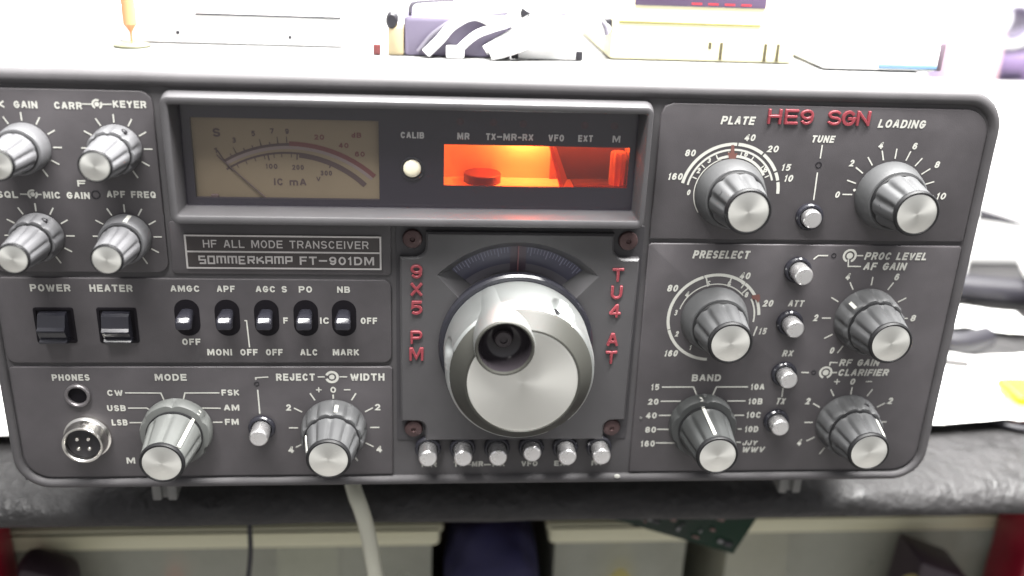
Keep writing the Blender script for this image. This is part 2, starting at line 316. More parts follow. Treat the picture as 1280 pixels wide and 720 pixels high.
LINES = {
 'left_top': [(0.41,[(-131.1,65.1),(-127.8,65.1)]), (0.42,[(-125.4,65.1),(-122.0,65.2)]), (0.42,[(-154.1,35.4),(-151.1,35.4)]), (0.42,[(-149.2,35.3),(-147.4,35.4)]), ],
 'switches': [(0.46,[(-85.8,-9.0),(-85.1,-9.0),(-84.7,-19.2)]), ],
 'left_low': [(0.47,[(-128.9,-37.0),(-116.6,-37.1),(-115.6,-40.6)]), (0.47,[(-128.5,-43.1),(-122.1,-43.1),(-120.6,-44.1)]), (0.47,[(-128.6,-49.0),(-123.6,-49.0)]), (0.47,[(-96.3,-37.1),(-108.3,-37.1),(-109.3,-40.6)]), (0.48,[(-96.3,-43.3),(-102.6,-43.2),(-104.8,-44.2)]), (0.48,[(-96.1,-49.0),(-99.5,-49.0)]), (0.48,[(-61.6,-30.8),(-59.1,-30.8)]), (0.48,[(-54.0,-30.8),(-51.2,-30.8)]), (0.48,[(-82.9,-35.9),(-82.7,-45.7)]), (0.47,[(-83.3,-31.9),(-83.3,-31.1),(-78.9,-30.8)]), ],
 'right_top': [(0.47,[(109.8,56.6),(109.8,51.9)]), (0.48,[(109.6,47.0),(109.8,37.2)]), ],
 'right_low': [(0.50,[(128.8,17.0),(131.1,17.0)]), (0.50,[(125.9,15.6),(126.3,12.9),(131.0,12.9)]), (0.50,[(113.2,15.5),(114.7,16.9),(118.3,16.9)]), (0.52,[(125.9,-26.5),(126.0,-25.1),(128.8,-25.2)]), (0.52,[(126.4,-29.3),(129.2,-29.3)]), (0.52,[(115.5,-29.2),(118.4,-29.3)]), (0.52,[(109.5,-35.7),(109.6,-39.5)]), (0.51,[(63.5,-35.2),(75.4,-35.2),(77.0,-38.7)]), (0.51,[(63.6,-41.1),(71.2,-41.1)]), (0.52,[(63.5,-47.1),(68.4,-47.1)]), (0.52,[(63.4,-53.0),(68.6,-53.1)]), (0.52,[(63.5,-58.9),(70.9,-59.0)]), (0.52,[(96.1,-35.2),(84.1,-35.2),(83.0,-38.7)]), (0.52,[(95.9,-41.1),(88.9,-41.1)]), (0.52,[(96.1,-47.2),(92.2,-47.2)]), (0.53,[(95.9,-53.1),(94.4,-53.1)]), (0.53,[(96.3,-58.9),(94.5,-58.8)]), ],
 'display': [(0.53,[(-0.4,57.2),(1.3,57.2)]), (0.53,[(6.5,57.1),(7.7,57.1)]), ],
 'buttons': [(0.51,[(-8.2,-68.2),(-6.1,-68.2)]), (0.51,[(-1.3,-68.3),(1.4,-68.3)]), ],
}

# ================================================================ workbench, wall (the setting the radio stands in)
BENCHTOP = mat('bench_vinyl', (.021, .020, .0205), .62, bump=(170, .6), grunge=.6, bump_dist=.003)
WALL = mat('wall_paint', (.82, .82, .82), .8, bump=(60, .1))
STEELRED = mat('red_enamel', (.30, .012, .03), .35, grunge=.25)
BOARD = mat('brown_board', (.09, .06, .05), .7, grunge=.25)
wl = MB(); wl.box(-1400, 1600, 640, 660, -600, 900, 1); tag(wl.build('wall', WALL), None, None, kind='structure')
fl = MB(); fl.box(-1400, 1600, -900, 660, -640, -600, 1); tag(fl.build('floor', mat('floor_concrete', (.20, .195, .19), .7, bump=(30, .3), grunge=.2)), None, None, kind='structure')

bench = thing('workbench', 'long workbench with a black vinyl top and red legs under the radio', 'workbench', (30, 320, -600))
b = MB()
nx, ny = 150, 46
def bench_z(x, y): return -104 + .9 * noise.noise((x * .02, y * .03, 1)) + .5 * noise.noise((x * .07, y * .08, 5)) - .35
prof = [(620, 0), (420, 0), (300, 0), (200, 0), (140, 0), (110, 0), (90, 0), (75, 0), (64, 0), (55, -.2), (47, -.8), (41, -2.2), (36.5, -4.6), (34, -8), (33.4, -11), (34.5, -13.6), (38, -15), (80, -15), (620, -15)]
rs = []
xs = [-760 + 1560 * i / 260 for i in range(261)]
vs = []; fs = []
for x in xs:
    for k, (y, dz) in enumerate(prof):
        top = k < 13
        wob = 1.2 * noise.noise((x * .015, 7, k * .1)) + .5 * noise.noise((x * .06, 3, k * .2))
        vs.append((x, y + (wob if y < 60 else 0), (bench_z(x, y) if top and y > 50 else -104.2 + .5 * noise.noise((x * .05, k, 2))) + dz))
n = len(prof)
for i in range(len(xs) - 1):
    for k in range(n - 1): fs.append([i * n + k, (i + 1) * n + k, (i + 1) * n + k + 1, i * n + k + 1][::-1])
b.add(vs, fs); b.build('worktop', BENCHTOP, bench, smooth=60)
for x0, x1 in ((-262, -222), (276, 316)):
    b = MB(); b.box(x0, x1, 66, 96, -600, -122, 3); b.build('leg', STEELRED, bench)
b = MB(); b.box(-222, 276, 70, 88, -136, -121, 1.5); b.build('rail', mat('rail_wood', (.05, .030, .028), .6, grunge=.3), bench)
b = MB(); b.box(-222, 276, 60, 415, -336, -322, 1.5); b.build('shelf', BOARD, bench)
b = MB(); b.box(-420, 480, 420, 432, -600, -121, 1.5); b.build('back_board', BOARD, bench)

# ================================================================ the radio
radio = thing('radio_transceiver', 'wide black amateur radio transceiver with silver tipped knobs and an orange lit display', 'radio', (0, 150, -104))
c = MB(); c.box(-167.5, 167.5, 15, 305, -73.5, 73.6, 3); c.build('case', CASE, radio)
for x in (-129.2, 133):
    for y in (40, 270):
        f = MB()
        f.prism(rrect(x - 4.6, x + 4.6, -103.9, -72, 1.2, 3), y + 6, y - 6, 1)
        if y == 40: f.prism(rrect(x - 4.9, x - 1.2, -103.7, -72.4, .8, 3), y - 5, y - 8, .6); f.prism(rrect(x + 1.2, x + 4.9, -103.7, -72.4, .8, 3), y - 5, y - 8, .6)
        f.build('foot', FOOT, radio)

# front casting: rounded outer rim round a recessed field
o_out = rrect(-171.2, 171.2, -76.3, 75.8, 13, 10)
def rim(d): return rrect(-171.2 + d, 171.2 - d, -76.3 + d * 1.06, 75.8 - d * 1.35, max(13 - d, 2), 10)
bz = MB()
rg = [(o_out, 14), (o_out, 1.4), (rim(.15), .5), (rim(.55), -.4), (rim(1.2), -.9), (rim(2.0), -1.0), (rim(2.6), -.9), (rim(3.3), 0), (rim(3.6), .9)]
bz.rings([[(x, y, z) for x, z in o] for o, y in rg], cap1=False)
for x0, x1, z0, z1 in ((-168.2, -104.5, -73.2, 71.6), (50.2, 168.2, -73.2, 71.6), (-104.5, 50.2, -73.2, -57.0), (-104.5, -33.4, -57.0, 27.6), (-33.4, 50.2, 25.6, 27.6), (-104.5, 50.2, 27.6, 33.2), (-104.5, 50.2, 66.2, 71.6)):
    bz.add([(x0, .95, z0), (x1, .95, z0), (x1, .95, z1), (x0, .95, z1)], [[0, 1, 2, 3]])
bezel = bz.build('front_casting', BEZEL, radio, smooth=50)
ch = MB(); ch.prism([(61.5 - 13, -73.2), (62.8 - 13, -73.6), (63.7 - 13, -73.1), (63.5 - 13, -72.4), (62.4 - 13, -72.0), (61.6 - 13, -72.4)], -.9, -1.5, .1); ch.build('paint_chip', INK, radio)

def panel(name, out, key, mats=PANEL, label=None):
    p = MB(); p.prism(out, 1.2, 0, .45, 3); o = p.build(name, mats, radio)
    if label: o['label'] = label
    g = MB()
    for t in TEXT[key]: g.text(*t)
    for wd, pts in LINES[key]: g.line(pts, wd, -.12)
    return o, g
YI = -.12
def leg(g, o): return g.build('legend', INK, o)

SMALL = {'vox': (-150.1, 51), 'carr': (-122.0, 51), 'mic': (-149.9, 21.3), 'apf': (-121.9, 21.3)}
p, g = panel('control_panel', rrect(-167.0, -109.6, 8.4, 69.6, 4, 6), 'left_top')
T30 = [-150, -120, -90, -60, -30, 0, 30, 60, 90, 120, 150]
for cx, cz in SMALL.values(): g.ticks(cx, cz, 8.4, 11.1, T30[1:], .46, YI)
for cx, cz in ((-126.6, 65.1), (-150.2, 35.4)):
    g.arc(cx, cz, 1.0, 1.65, -150, 30, YI); g.arc(cx, cz, 1.0, 1.65, 60, 150, YI); g.arc(cx, cz, 0, .75, 0, 360, YI)
leg(g, p)
hole = MB(); hole.lathe([(1.5, -.3), (1.5, .1), (1.1, .12), (1.0, -.2)], -130.4, 35.5, 20); hole.build('indicator_hole', BLACK, radio)

p, g = panel('control_panel', rrect(-167.0, -35.3, -25.4, 6.4, 3, 6), 'switches'); leg(g, p)

p, g = panel('control_panel', [(-35.2, -71.6), (-35.2, -27.6), (-36.2, -26.9), (-166, -26.9), (-167, -27.6)] + [(-167 + 9 * (1 - math.cos(math.radians(a))), -62.6 - 9 * math.sin(math.radians(a))) for a in range(0, 91, 10)], 'left_low')
g.ticks(-56.4, -51.5, 13.0, 16.3, [a for a in T30 if a], .5, YI); g.ticks(-56.4, -51.5, 11.9, 13.6, [0], .5, YI)
cx, cz = -56.6, -30.9
g.arc(cx, cz, 1.5, 2.45, -70, 250, YI); g.arc(cx, cz, 0, .95, 0, 360, YI); leg(g, p)

p, g = panel('control_panel', [(53.6, 22.4), (166.2, 22.4), (167, 23.2)] + [(158 + 9 * math.cos(math.radians(a)), 60.6 + 9 * math.sin(math.radians(a))) for a in range(0, 91, 10)] + [(57.5, 69.6), (54.6, 68.4), (53.6, 65.6)], 'right_top')
X, Z = 79.8, 39.3
for a0, a1 in ((-79, 2), (3.5, 35), (37, 62), (64, 74), (76, 90)): g.arc(X, Z, 16.4, 17.5, a0, a1, YI)
g.arc(X, Z, 14.7, 15.4, -80, 72, YI); g.arc(X, Z, 12.2, 12.55, -125, -20, YI)
g.ticks(X, Z, 12.9, 14.5, (-68, -48, -25, -8, 10, 28, 48, 64), .4, YI)
g.arc(79.8, 39.3, 12.4, 13.3, -25, 60, YI)
g.ticks(136.1, 39.4, 12.9, 16.4, [-90 + 18 * i for i in range(11)], .48, YI)
g.arc(123.7, 41.0, 0, .5, 0, 360, YI); leg(g, p)
mk = MB(); mk.flat([(77.4, 53.6), (78.2, 51.2), (80.4, 51.2), (80.9, 53.4), (79.9, 53.0), (79.4, 56.0), (78.4, 56.0), (78.4, 53.2)], -.16); mk.build('red_mark', mat('red_marker_ink', (.15, .065, .055), .6), p)

p, g = panel('control_panel', [(54.2, -71.6)] + [(158 + 9 * math.sin(math.radians(a)), -62.6 - 9 * math.cos(math.radians(a))) for a in range(0, 91, 10)] + [(167, 20.0), (166.2, 20.8), (54.4, 20.8), (53.6, 20.0)], 'right_low')
X, Z = 79.7, -7.3
for a0, a1 in ((-178, -107), (-106, -19), (-18, 36), (37, 86)): g.arc(X, Z, 16.0, 17.1, a0, a1, YI)
g.arc(X, Z, 12.9, 13.3, -75, 48, YI); g.ticks(X, Z, 13.2, 16.2, (-16, 17, 44), .5, YI); g.arc(X, Z, 14.6, 15.2, 60, 96, YI)
g.line([(96.2, -10.6), (95.3, -14.4)], .5, YI)
g.ticks(136.1, -7.2, 12.9, 16.2, T30, .48, YI); g.ticks(136.1, -50.4, 12.9, 16.2, [a for a in T30 if a], .48, YI); g.ticks(136.1, -50.4, 11.9, 15.0, [0], .48, YI)
for cx, cz in ((126.2, 16.9), (124.9, -29.3)):
    g.arc(cx, cz, 1.75, 2.55, -160, 160, YI); g.arc(cx, cz, 0, 1.15, 0, 360, YI)
leg(g, p)
mk = MB(); mk.flat([(92.6, 1.6), (95.4, 2.0), (95.9, .3), (95.3, -1.4), (94.4, -.2), (92.9, .2)], -.16); mk.build('red_mark', bpy.data.materials['red_marker_ink'], p)
for cx, cz, r in ((109.6, 49.6, 1.15), (120.4, 16.9, .95), (120.3, -29.3, .95), (-83.1, -33.6, .9)):
    h = MB(); h.lathe([(r, -.3), (r, .12), (r * .7, .14), (r * .6, -.2)], cx, cz, 20); h.build('indicator_hole', BLACK, radio)
d = MB(); d.lathe([(.55, 0), (.5, .3), (.3, .4)], 56.8, -48.2, 12); d.build('stud', FOOT, radio)

# name plate on its own field
f = MB(); f.prism(rrect(-108.6, -35.3, 8.0, 26.6, 1.5, 4), 1.2, .3, .4); fld = f.build('name_field', PANEL, radio)
pl = MB(); pl.prism(rrect(-103.7, -38.4, 10.2, 22.3, .3, 2), .4, -.25, .15); plate = pl.build('nameplate', mat('plate_black', (.045, .038, .038), .5, grunge=.1), radio)
NPINK = mat('plate_silver', (.52, .50, .49), .42, metal=.3, grunge=.12)
g = MB(); y = -.36
for q in ([(-103.3, 22.0), (-38.8, 22.0)], [(-103.3, 10.5), (-38.8, 10.5)], [(-103.3, 16.35), (-38.8, 16.35)], [(-103.3, 22.25), (-103.3, 10.25)], [(-38.8, 22.25), (-38.8, 10.25)]):
    g.line(q, .6, y - (.015 if q[0][0] == q[1][0] else 0))
g.text('HF ALL MODE TRANSCEIVER', -97.6, -42.8, 19.15, 2.75, 0, y, .15)
g.text('FT-901DM', -66.0, -41.0, 13.4, 3.0, 0, y, .2)
def strokes(g, x, glyph, wd, h, y):
    for q, st in enumerate(glyph): g.line([(x + a * wd, 13.4 + (bq - .5) * h) for a, bq in st], .58, y - .014 * q)
GL = {'S': [[(1, 1), (0, 1), (0, .5), (1, .5), (1, 0), (0, 0)]], 'O': [[(0, 0), (0, 1), (1, 1), (1, 0), (0, 0)]],
      'M': [[(0, 0), (0, 1), (1, 1), (1, 0)], [(.5, 1), (.5, 0)]], 'E': [[(1, 1), (0, 1), (0, 0), (1, 0)], [(0, .5), (.85, .5)]],
      'R': [[(0, 0), (0, 1), (1, 1), (1, .5)], [(1, .5), (.05, .5)], [(.5, .5), (1, 0)]], 'K': [[(0, 0), (0, 1)], [(.95, 1), (.05, .45)], [(.25, .52), (1, .3), (1, 0)]],
      'A': [[(0, 0), (0, 1), (1, 1), (1, 0)], [(0, .45), (1, .45)]], 'P': [[(0, 0), (0, 1), (1, 1), (1, .42)], [(1.12, .42), (.05, .42)]]}
x = -99.2; 
for k, chh in enumerate('SOMMERKAMP'):
    wd = 2.6 if chh == 'M' else 1.9
    strokes(g, x, GL[chh], wd, 2.45, y); x += wd + 1.05
g.build('lettering', NPINK, plate)

# ---------------------------------------------------------------- meter and display window
def rect(x0, x1, z0, z1, r): return rrect(x0, x1, z0, z1, r, 5)
fr = MB()
seq = [(rect(-106.8, 50.8, 27.9, 70.1, 3.0), 1.2), (rect(-106.2, 50.2, 28.2, 70.0, 2.8), -3), (rect(-105.2, 49.2, 28.7, 69.9, 2.6), -8.3),
       (rect(-104.9, 48.9, 28.95, 69.6, 2.4), -8.85), (rect(-104.3, 48.3, 29.4, 69.2, 2.0), -9.0), (rect(-103.3, 47.6, 31.0, 67.9, .9), -9.0),
       (rect(-102.8, 47.2, 31.5, 67.4, .6), -8.6), (rect(-101.6, 46.2, 32.6, 66.6, .5), .8)]
fr.rings([[(x, y, z) for x, z in o] for o, y in seq], cap0=False, cap1=False)
frame = fr.build('window_frame', FRAME, radio, smooth=40)
# black mask with two openings
mk = MB(); Y0 = 0
xs = [-101.4, -99.3, -39.0, -17.6, 44.2, 46.0]
def quad(x0, x1, z0, z1, y=0): mk.add([(x0, y, z0), (x1, y, z0), (x1, y, z1), (x0, y, z1)], [[0, 1, 2, 3]])
quad(-101.6, -98.6, 32.5, 66.7); quad(-98.6, -38.9, 32.5, 35.0); quad(-98.6, -38.9, 61.6, 66.7); quad(-38.9, -17.6, 32.5, 66.7)
quad(-17.6, 44.2, 32.5, 40.3); quad(-17.6, 44.2, 54.3, 66.7); quad(44.2, 46.3, 32.5, 66.7)
def sleeve(x0, x1, z0, z1, ya, yb):
    mk.add([(x0, ya, z0), (x1, ya, z0), (x1, ya, z1), (x0, ya, z1), (x0, yb, z0), (x1, yb, z0), (x1, yb, z1), (x0, yb, z1)], [[0, 4, 5, 1], [1, 5, 6, 2], [2, 6, 7, 3], [3, 7, 4, 0]])
sleeve(-98.6, -38.9, 35.0, 61.6, 0, 1.6); sleeve(-17.6, 44.2, 40.3, 54.3, 0, .9)
mask = mk.build('window_mask', MASK, radio)
g = MB()
for t in TEXT['display']: g.text(*t, y=-.1)
for wd, pts in LINES['display']: g.line(pts, wd, -.1)
g.build('legend', INK, mask)
gp = MB(); gp.flat(rrect(-101.9, 46.5, 32.3, 66.8, .4, 2), -1.0); gp.build('window_pane', GLASS, radio)
for lx, lz in ((-12.5, 62), (-1.7, 61.9), (8.1, 61.7), (28.4, 61.6), (38.3, 61.6)):
    l = MB(); l.lathe([(1.3, -.2), (1.25, .15), (.7, .3), (0.02, .35)], lx, lz, 16); l.build('indicator_lamp', LEDOFF, radio)
cl = MB(); cl.m = 0; cl.lathe([(4.0, -.1), (4.0, .5), (3.5, .7), (3.2, .2), (3.1, -.1)], -28.1, 46.1, 40); rg_ = cl.build('calibration_button', GLOSSBLACK, radio)
dm = MB(); dm.lathe([(2.95, 0), (2.95, .6), (2.6, 1.1), (1.6, 1.5), (.5, 1.62), (.02, 1.63)], -28.1, 46.1, 32); dm.build('dome', BUTTONCREAM, rg_)  # CALIB button tip, its bright shine painted as cream
# meter
mf = MB(); mf.box(-98.7, -38.8, 1.5, 2.2, 34.9, 61.7, .1); meter = mf.build('meter', FACE, radio)
U, RU = (-67.9, 12.3), 40.4; LO, RL = (-68.6, 13.8), 36.3
g = MB(); y = 1.40
g.arc(*U, RU - .15, RU + .75, -31, 1, y); g.arc(*LO, RL - .25, RL + .45, -33, 44, y)
for a in (-31, -27, -24.5, -20.5, -16.5, -12.6, -8.6, -5, -1): g.ticks(*U, RU, RU + 1.5, [a], .35, y)
for a in (-24.5, -12.6, -5, -1): g.ticks(*U, RU + .7, RU + 2.9, [a], .3, y)
g.ticks(*U, RU - 2.6, RU + 4.4, [-31], .45, y - .01)
for a in (-31, -27, -22, -17, -12, -7, -3, 2): g.ticks(*LO, RL - 1.4, RL, [a], .3, y)
for a in (-10, 5, 23): g.ticks(*LO, RL - 2.0, RL, [a], .45, y)
g.arc(*LO, RL - 1.25, RL + .25, 6, 44, y - .03)
g.text('S', -92.0, -89.6, 56.5, 2.9, 0, y)
for s_, cx, cz in (('1', -91.4, 50.6), ('3', -85.4, 54.1), ('5', -79.2, 56.4), ('7', -73.2, 57.3), ('9', -68.4, 57.3)): g.text(s_, cx - .6, cx + .6, cz, 1.8, 0, y)
for s_, cx, cz in (('100', -73.9, 45.6), ('200', -65.4, 45.4), ('300', -56.3, 43.6)): g.text(s_, cx - 1.9, cx + 1.9, cz, 1.7, 0, y)
g.text('IC', -73.4, -70.4, 40.4, 2.4, 0, y); g.text('mA', -68.4, -62.9, 40.4, 2.4, 0, y)
g.text('V', -59.6, -58.2, 41.6, 1.6, 0, y); g.build('scale', INKDARK, meter)
g = MB(); g.arc(*U, RU - .2, RU + 1.3, 0, 42, y - .02)
for s_, cx, cz in (('20', -58.2, 55.6), ('40', -50.4, 53.0), ('60', -45.2, 50.2), ('dB', -46.2, 56.5)): g.text(s_, cx - 1.6, cx + 1.6, cz, 1.7, 0, y)
g.build('red_scale', INKRED, meter)
g = MB(); g.arc(*U, RU - 1.25, RU - .15, -31, 42, y); g.build('mirror_band', mat('pale_band', (.205, .165, .145), .6), meter)
nd = MB(); nd.tube([(-91.2, .9, 49.3), (-83.5, .9, 41.8), (-76.0, .9, 34.8)], .22, 6, 2); nd.build('needle', INKDARK, meter)
hb = MB(); hb.prism(rrect(-94, -91.5, 34.6, 36.0, .5, 3), 1.5, .7, .3); hb.build('stop_pin', INKDARK, meter)
# made-up display chamber behind a red filter; an added light inside makes the glow
cb = MB(); 
def wallbox(*a): cb.box(*a, .05)
wallbox(-18.6, 46, 13.5, 14.5, 38, 64.5); wallbox(-18.6, 46, .95, 13.5, 38, 39.8); wallbox(-19.6, -18.2, .95, 13.5, 38, 64.5); wallbox(-18.6, 46, .95, 13.5, 63.4, 64.5); wallbox(44.8, 46, .95, 13.5, 38, 64.5); wallbox(-18.2, 44.8, .95, 1.3, 54.5, 63.4)
disp = cb.build('display', CHAMBER, radio)
pt = MB(); pt.add([(17.0, 2.0, 54.6), (21.5, 2.0, 39.9), (24.6, 13.4, 39.9), (17.6, 13.4, 57.5), (18.2, 2.0, 54.6), (22.7, 2.0, 39.9), (25.8, 13.4, 39.9), (18.8, 13.4, 57.5)],
   [[0, 1, 2, 3], [7, 6, 5, 4], [0, 4, 5, 1], [1, 5, 6, 2], [2, 6, 7, 3], [3, 7, 4, 0]]); pt.build('partition', mat('partition_plastic', (.55, .35, .30), .6), disp)
dk = MB(); dk.box(19.2, 44.75, 12.2, 13.4, 39.85, 63.3, .05); dk.box(26.5, 44.75, 2.5, 12.1, 39.82, 40.2, .05); dk.build('dark_back', CHAMBERDARK, disp)
cy = MB()
def vlathe(mb, prof, cx, cy_, n=40):
    mb.rings([[(cx + r * math.cos(2 * PI * i / n), cy_ + r * math.sin(2 * PI * i / n), z) for i in range(n)] for r, z in prof])
vlathe(cy, [(6.3, 39.9), (6.3, 42.6), (6.0, 42.9), (4.2, 42.9)], -4.4, 8); cy.build('dark_disc', mat('disc_red', (.10, .03, .03), .4), disp)  # short dark red disc added inside the chamber, holds no lamp
tb = MB()
def flute_tube(r, z): return [(41.6 + (r + .22 * math.cos(9 * 2 * PI * i / 90)) * math.cos(2 * PI * i / 90), 5.6 + (r + .22 * math.cos(9 * 2 * PI * i / 90)) * math.sin(2 * PI * i / 90), z) for i in range(90)]
tb.rings([flute_tube(2.6, 39.9), flute_tube(2.6, 51), flute_tube(2.2, 51.6), flute_tube(.6, 51.8)]); tb.build('indicator_tube', mat('tube_plastic', (.85, .80, .75), .3), disp)
fp = MB(); fp.add([(-17.6, .6, 40.3), (44.2, .6, 40.3), (44.2, .6, 54.3), (-17.6, .6, 54.3)], [[0, 1, 2, 3]]); fp.build('red_filter', FILTER, disp)
def spot(name, loc, watt, col, r=.0008):
    d = bpy.data.lights.new(name, 'POINT'); d.energy = watt; d.color = col; d.shadow_soft_size = r
    o = bpy.data.objects.new(name, d); C.objects.link(o); o.location = Vector(loc) * S
spot('display_glow_light', (9.5, 10.0, 57.6), .085, (1, .86, .52))  # added light, gives the window its orange glow
spot('tube_glow_light', (39.5, 3.2, 58), .0022, (1, .5, .4))  # added light to brighten the ribbed tube

# ---------------------------------------------------------------- tuning plate
def notch(x, z, sx, sz, n=5):
    # corner cut: a square relief with a rounded inner corner
    return [(x, z)]
def plate_outline():
    L_, R_, B_, T_ = -32.2, 50.4, -56.2, 24.6
    o = []
    n = 6
    def corner(cx, cz, a):  # concave quarter
        return [(cx + 3.2 * math.cos(math.radians(a - 90 * k / n)), cz + 3.2 * math.sin(math.radians(a - 90 * k / n))) for k in range(n + 1)]
    o += [(42.6, B_)] + [(42.6, -50.7 + 0)] 
    o[-1] = (42.6, -51.2)
    o += corner(45.8, -51.2, 180)[1:]            # bottom right relief
    o += [(R_, -48.0), (R_, 15.6)]
    o += [(45.0, 15.6)] + [(45.0 - 4.0 * math.sin(math.radians(90 * k / n)), 19.6 - 4.0 * math.cos(math.radians(90 * k / n))) for k in range(1, n + 1)]
    o += [(41.0, T_), (-23.4, T_)]
    o += [(-23.4, 19.6)] + [(-27.4 + 4.0 * math.cos(math.radians(90 * k / n)), 19.6 - 4.0 * math.sin(math.radians(90 * k / n))) for k in range(1, n + 1)]
    o += [(L_, 15.6), (L_, -48.0), (-26.4, -48.0)] + [(-26.4 + 3.2 * math.sin(math.radians(90 * k / n)), -51.2 + 3.2 * math.cos(math.radians(90 * k / n))) for k in range(1, n + 1)]
    o += [(-23.2, B_)]
    return o
KX, KZ = 8.4, -16.7
def fan(r0, r1, a, rc, n=24):
    # fan outline: outer arc, cut ends, inner arc; counter clockwise from the inner right
    o = []
    for i in range(n + 1):
        t = math.radians(a[1] - (a[1] + a[1]) * i / n); o.append((KX + r1 * math.sin(t), KZ + r1 * math.cos(t)))
    for i in range(n + 1):
        t = math.radians(-a[0] + 2 * a[0] * i / n); o.append((KX + r0 * math.sin(t), KZ + r0 * math.cos(t)))
    return o
# plate built as front face with the fan opening cut out (bridged by triangulation), walls and a sloped fan throat
import bmesh
def plate_with_hole(out, hole, yf, yb, ch):
    bm = bmesh.new()
    fo = offset(out, -ch)
    def loop(pts, y): 
        v = [bm.verts.new((x * S, y * S, z * S)) for x, z in pts]; e = []
        for i in range(len(v)): e.append(bm.edges.new((v[i], v[(i + 1) % len(v)])))
        return v, e
    vf, ef = loop(fo, yf); vh, eh = loop(hole, yf)
    bmesh.ops.triangle_fill(bm, edges=ef + eh, use_beauty=True)
    vm, _ = loop(out, yf + ch); vb, _ = loop(out, yb)
    def band(a, b_):
        n = len(a)
        for i in range(n): bm.faces.new((b_[i], b_[(i + 1) % n], a[(i + 1) % n], a[i]))
    band(vf, vm); band(vm, vb)
    return bm, vh, band, loop
A1 = (46, 46)
h0 = fan(25.9, 38.2, (50, 47.5), 0); h1 = fan(25.9, 38.0, (49.5, 47.0), 0); h2 = fan(25.9, 34.9, (38, 41.5), 0)
bm, vh, band, loop = plate_with_hole(plate_outline(), h0, -2.2, 1.2, .7)
v1, _ = loop(h1, -1.9); v2, _ = loop(h2, 3.0)
n_ = len(vh)
for a_, b_ in ((v1, vh), (v2, v1)):
    for i in range(n_): bm.faces.new((a_[i], a_[(i + 1) % n_], b_[(i + 1) % n_], b_[i]))
bmesh.ops.recalc_face_normals(bm, faces=bm.faces)
me = bpy.data.meshes.new('tuning_plate'); bm.to_mesh(me); bm.free(); me.materials.append(FRAME)
me.polygons.foreach_set('use_smooth', [True] * len(me.polygons)); me.set_sharp_from_angle(angle=math.radians(30))
tplate = bpy.data.objects.new('tuning_plate', me); C.objects.link(tplate); place(tplate, radio, (0, 0, 0))
bm, vh, band, loop = plate_with_hole(rrect(-33.6, 51.8, -57.2, 26.9, .6, 3), fan(20, 38.4, (60, 48), 0), .55, 1.1, .1)
v2, _ = loop(fan(20, 38.4, (60, 48), 0), 2.6); band(v2, vh)
bmesh.ops.recalc_face_normals(bm, faces=bm.faces)
me = bpy.data.meshes.new('tuning_recess'); bm.to_mesh(me); bm.free(); me.materials.append(GROOVE)
rco = bpy.data.objects.new('tuning_recess', me); C.objects.link(rco); place(rco, radio, (0, 0, 0))
# frequency dial seen through the fan opening
dl = MB(); dl.arc(KX, KZ, 22, 39, -60, 60, 3.2, 40); dial = dl.build('frequency_dial', DIAL, radio)
dl = MB(); dl.arc(KX, KZ, 24, 28.6, -39, 39, 3.12, 40); dl.build('dial_band', DIALLIGHT, dial)
dl = MB(); dl.ticks(KX, KZ, 32.6, 34.6, [-42 + 2 * i for i in range(43)], .3, 3.1); dl.ticks(KX, KZ, 31.6, 34.6, [-42 + 10 * i for i in range(10)], .4, 3.08)
dl.build('dial_scale', DIALTICK, dial)
dl = MB(); dl.box(KX - .2 + .1, KX + .25 + .1, 2.2, 2.5, 7.5, 21.6, .08); dl.build('cursor_line', DIALRED, dial)
dl = MB(); dl.add([(KX - 2.6, 3.05, 8.5), (KX + 2.9, 3.05, 8.5), (KX + 2.9, 3.05, 18.3), (KX - 2.6, 3.05, 18.3)], [[0, 1, 2, 3]]); dl.build('cursor_band', mat('cursor_tint', (.062, .044, .060), .4), dial)
for x, z in ((-28.0, 21.6), (46.2, 21.6), (-27.6, -52.0), (45.9, -52.0)):
    s_ = MB(); s_.lathe([(3.4, -.4), (3.4, .2), (3.1, .8), (2.0, 1.25), (.9, 1.35), (.6, .7), (.05, .7)], x, z, 28)
    s_.build('screw', SCREW, radio)
# raised red letters
def letter(chh, x, z, wd, h, y):
    flat = MB(); flat.text(chh, x - wd / 2, x + wd / 2, z, h, 0, 0, .19)
    g = MB(); n0 = len(flat.v)
    # extrude every stroke face strip into a raised bar with a slightly narrower top
    from collections import defaultdict
    par = list(range(n0))
    def find(a):
        while par[a] != a: a = par[a]
        return a
    for f in flat.f:
        for q in f[1:]: par[find(q)] = find(f[0])
    grp = defaultdict(list)
    for f in flat.f: grp[find(f[0])].append(f)
    for k, fs_ in enumerate(grp.values()):
        ids = sorted({q for f in fs_ for q in f}); mp = {q: i_ for i_, q in enumerate(ids)}; t = .8 + .03 * k; N_ = len(ids)
        cnt = {(f[i_], f[(i_ + 1) % len(f)]) for f in fs_ for i_ in range(len(f))}
        V = [(flat.v[q][0], y - t, flat.v[q][2]) for q in ids] + [(flat.v[q][0], y, flat.v[q][2]) for q in ids]
        F = [[mp[q] for q in f] for f in fs_] + [[mp[e[1]], mp[e[0]], N_ + mp[e[0]], N_ + mp[e[1]]] for e in cnt if (e[1], e[0]) not in cnt]
        g.add(V, F)
    o = g.build('raised_letter', RED, radio, smooth=30)
    bv = o.modifiers.new('soft_edges', 'BEVEL'); bv.width = .22 * S; bv.segments = 2; bv.limit_method = 'ANGLE'; bv.angle_limit = math.radians(40)
    return o
for chh, x in zip('HE9SGN', (91.9, 97.6, 102.9, 112.4, 117.3, 122.4)): letter(chh, x, 65.9 - .0, 4.7, 5.1, 0)
for chh, z in zip('9X5PM', (10.6, 4.0, -2.8, -14.1, -20.6)): letter(chh, -26.6, z, 4.2 if chh != 'M' else 5.0, 5.0, -2.2)
